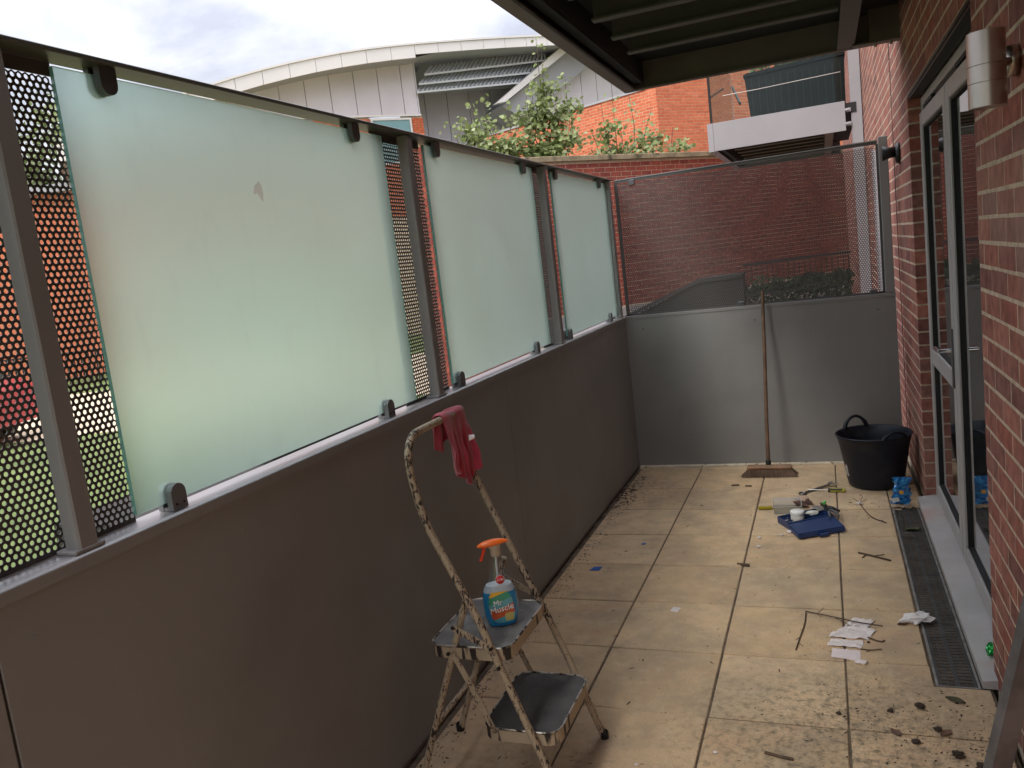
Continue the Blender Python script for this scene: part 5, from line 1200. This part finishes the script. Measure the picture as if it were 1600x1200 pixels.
# fine crumbs: nobody could count them
rnd = random.Random(77); b = MB()
def crumb(x, y, s, el=1.0):
    a_ = rnd.uniform(0, PI); c_, d_ = math.cos(a_), math.sin(a_); h = s * rnd.uniform(.3, .7)
    w = s * .5; l = s * el
    P = [(l, 0), (0, w), (-l, 0), (0, -w)]
    b.add([(x + p[0] * c_ - p[1] * d_, y + p[0] * d_ + p[1] * c_, .0005) for p in P] + [(x + rnd.gauss(0, s * .2), y, h)], [(0, 1, 4), (1, 2, 4), (2, 3, 4), (3, 0, 4)])
for _ in range(700): crumb(rnd.uniform(-.44, 1.17), rnd.uniform(-3.4, .5), rnd.uniform(.0012, .0035), rnd.choice((1, 1, 2.2)))
for _ in range(110): crumb(rnd.uniform(-.44, 1.17), rnd.uniform(-3.2, .4), rnd.uniform(.003, .0060), rnd.choice((1, 2.5, 3)))
for _ in range(420): crumb(min(1.34, rnd.gauss(1.05, .14)), rnd.gauss(-2.68, .14), abs(rnd.gauss(0, .0025)) + .0012)
for _ in range(560): crumb(-.44 + abs(rnd.gauss(0, .04)), rnd.uniform(-3.3, .5), rnd.uniform(.002, .006), 1.6)
for _ in range(120): crumb(-.40 + rnd.gauss(0, .03), rnd.gauss(-.15, .2), rnd.uniform(.004, .010), 2)
for _ in range(300): crumb(min(1.35, rnd.gauss(1.30, .06)), rnd.gauss(-2.85, .18), rnd.uniform(.002, .007))
for _ in range(40): crumb(rnd.gauss(1.05, .06), rnd.gauss(-.35, .12), rnd.uniform(.002, .006), 2)
for _ in range(150): crumb(rnd.uniform(.72, 1.12), rnd.uniform(-2.25, -1.8), rnd.uniform(.0012, .003), 2)
for yy in [-.45 * k_ for k_ in range(0, 8)]:
    for _ in range(26): crumb(rnd.uniform(-.4, 1.17), yy + rnd.gauss(0, .006), rnd.uniform(.001, .003), 1.5)
for xx in (0, .45, .9):
    for _ in range(70): crumb(xx + rnd.gauss(0, .005), rnd.uniform(-3.2, .5), rnd.uniform(.001, .003), 1.5)
b.build('debris', mat('dark_debris', (.045, .03, .02), .9, var=.5, vscale=80), kind='stuff')
rnd = random.Random(5); b = MB()
for _ in range(40):
    crumb(-.41 + rnd.gauss(0, .025), rnd.uniform(-1.1, .1), rnd.uniform(.003, .008), 1.8)
b.build('pale_debris', mat('pale_debris', (.45, .42, .38), .9), kind='stuff')

# ---- steel bar in the corner, bottom right
pb_ = thing('folded_stand', 'dull grey steel box leg leaning in the near right corner', 'stand', (1.03, -3.665, 0))
b = MB(); b.beam((.05, .02, .10), (.235, .100, .86), .040, .026, up=(.4, -.9, .1)); b.build('leg', mat('scuffed_steel', (.22, .20, .19), .42, .5, var=.25, vscale=14, bump=.1), pb_)
b = MB(); b.beam((.025, .01, 0), (.05, .02, .10), .044, .030, up=(.4, -.9, .1)); b.build('leg_foot', M['black'], pb_)

for o in list(bpy.data.objects):
    if o.type == 'MESH' and o.name.startswith('spray'): pass
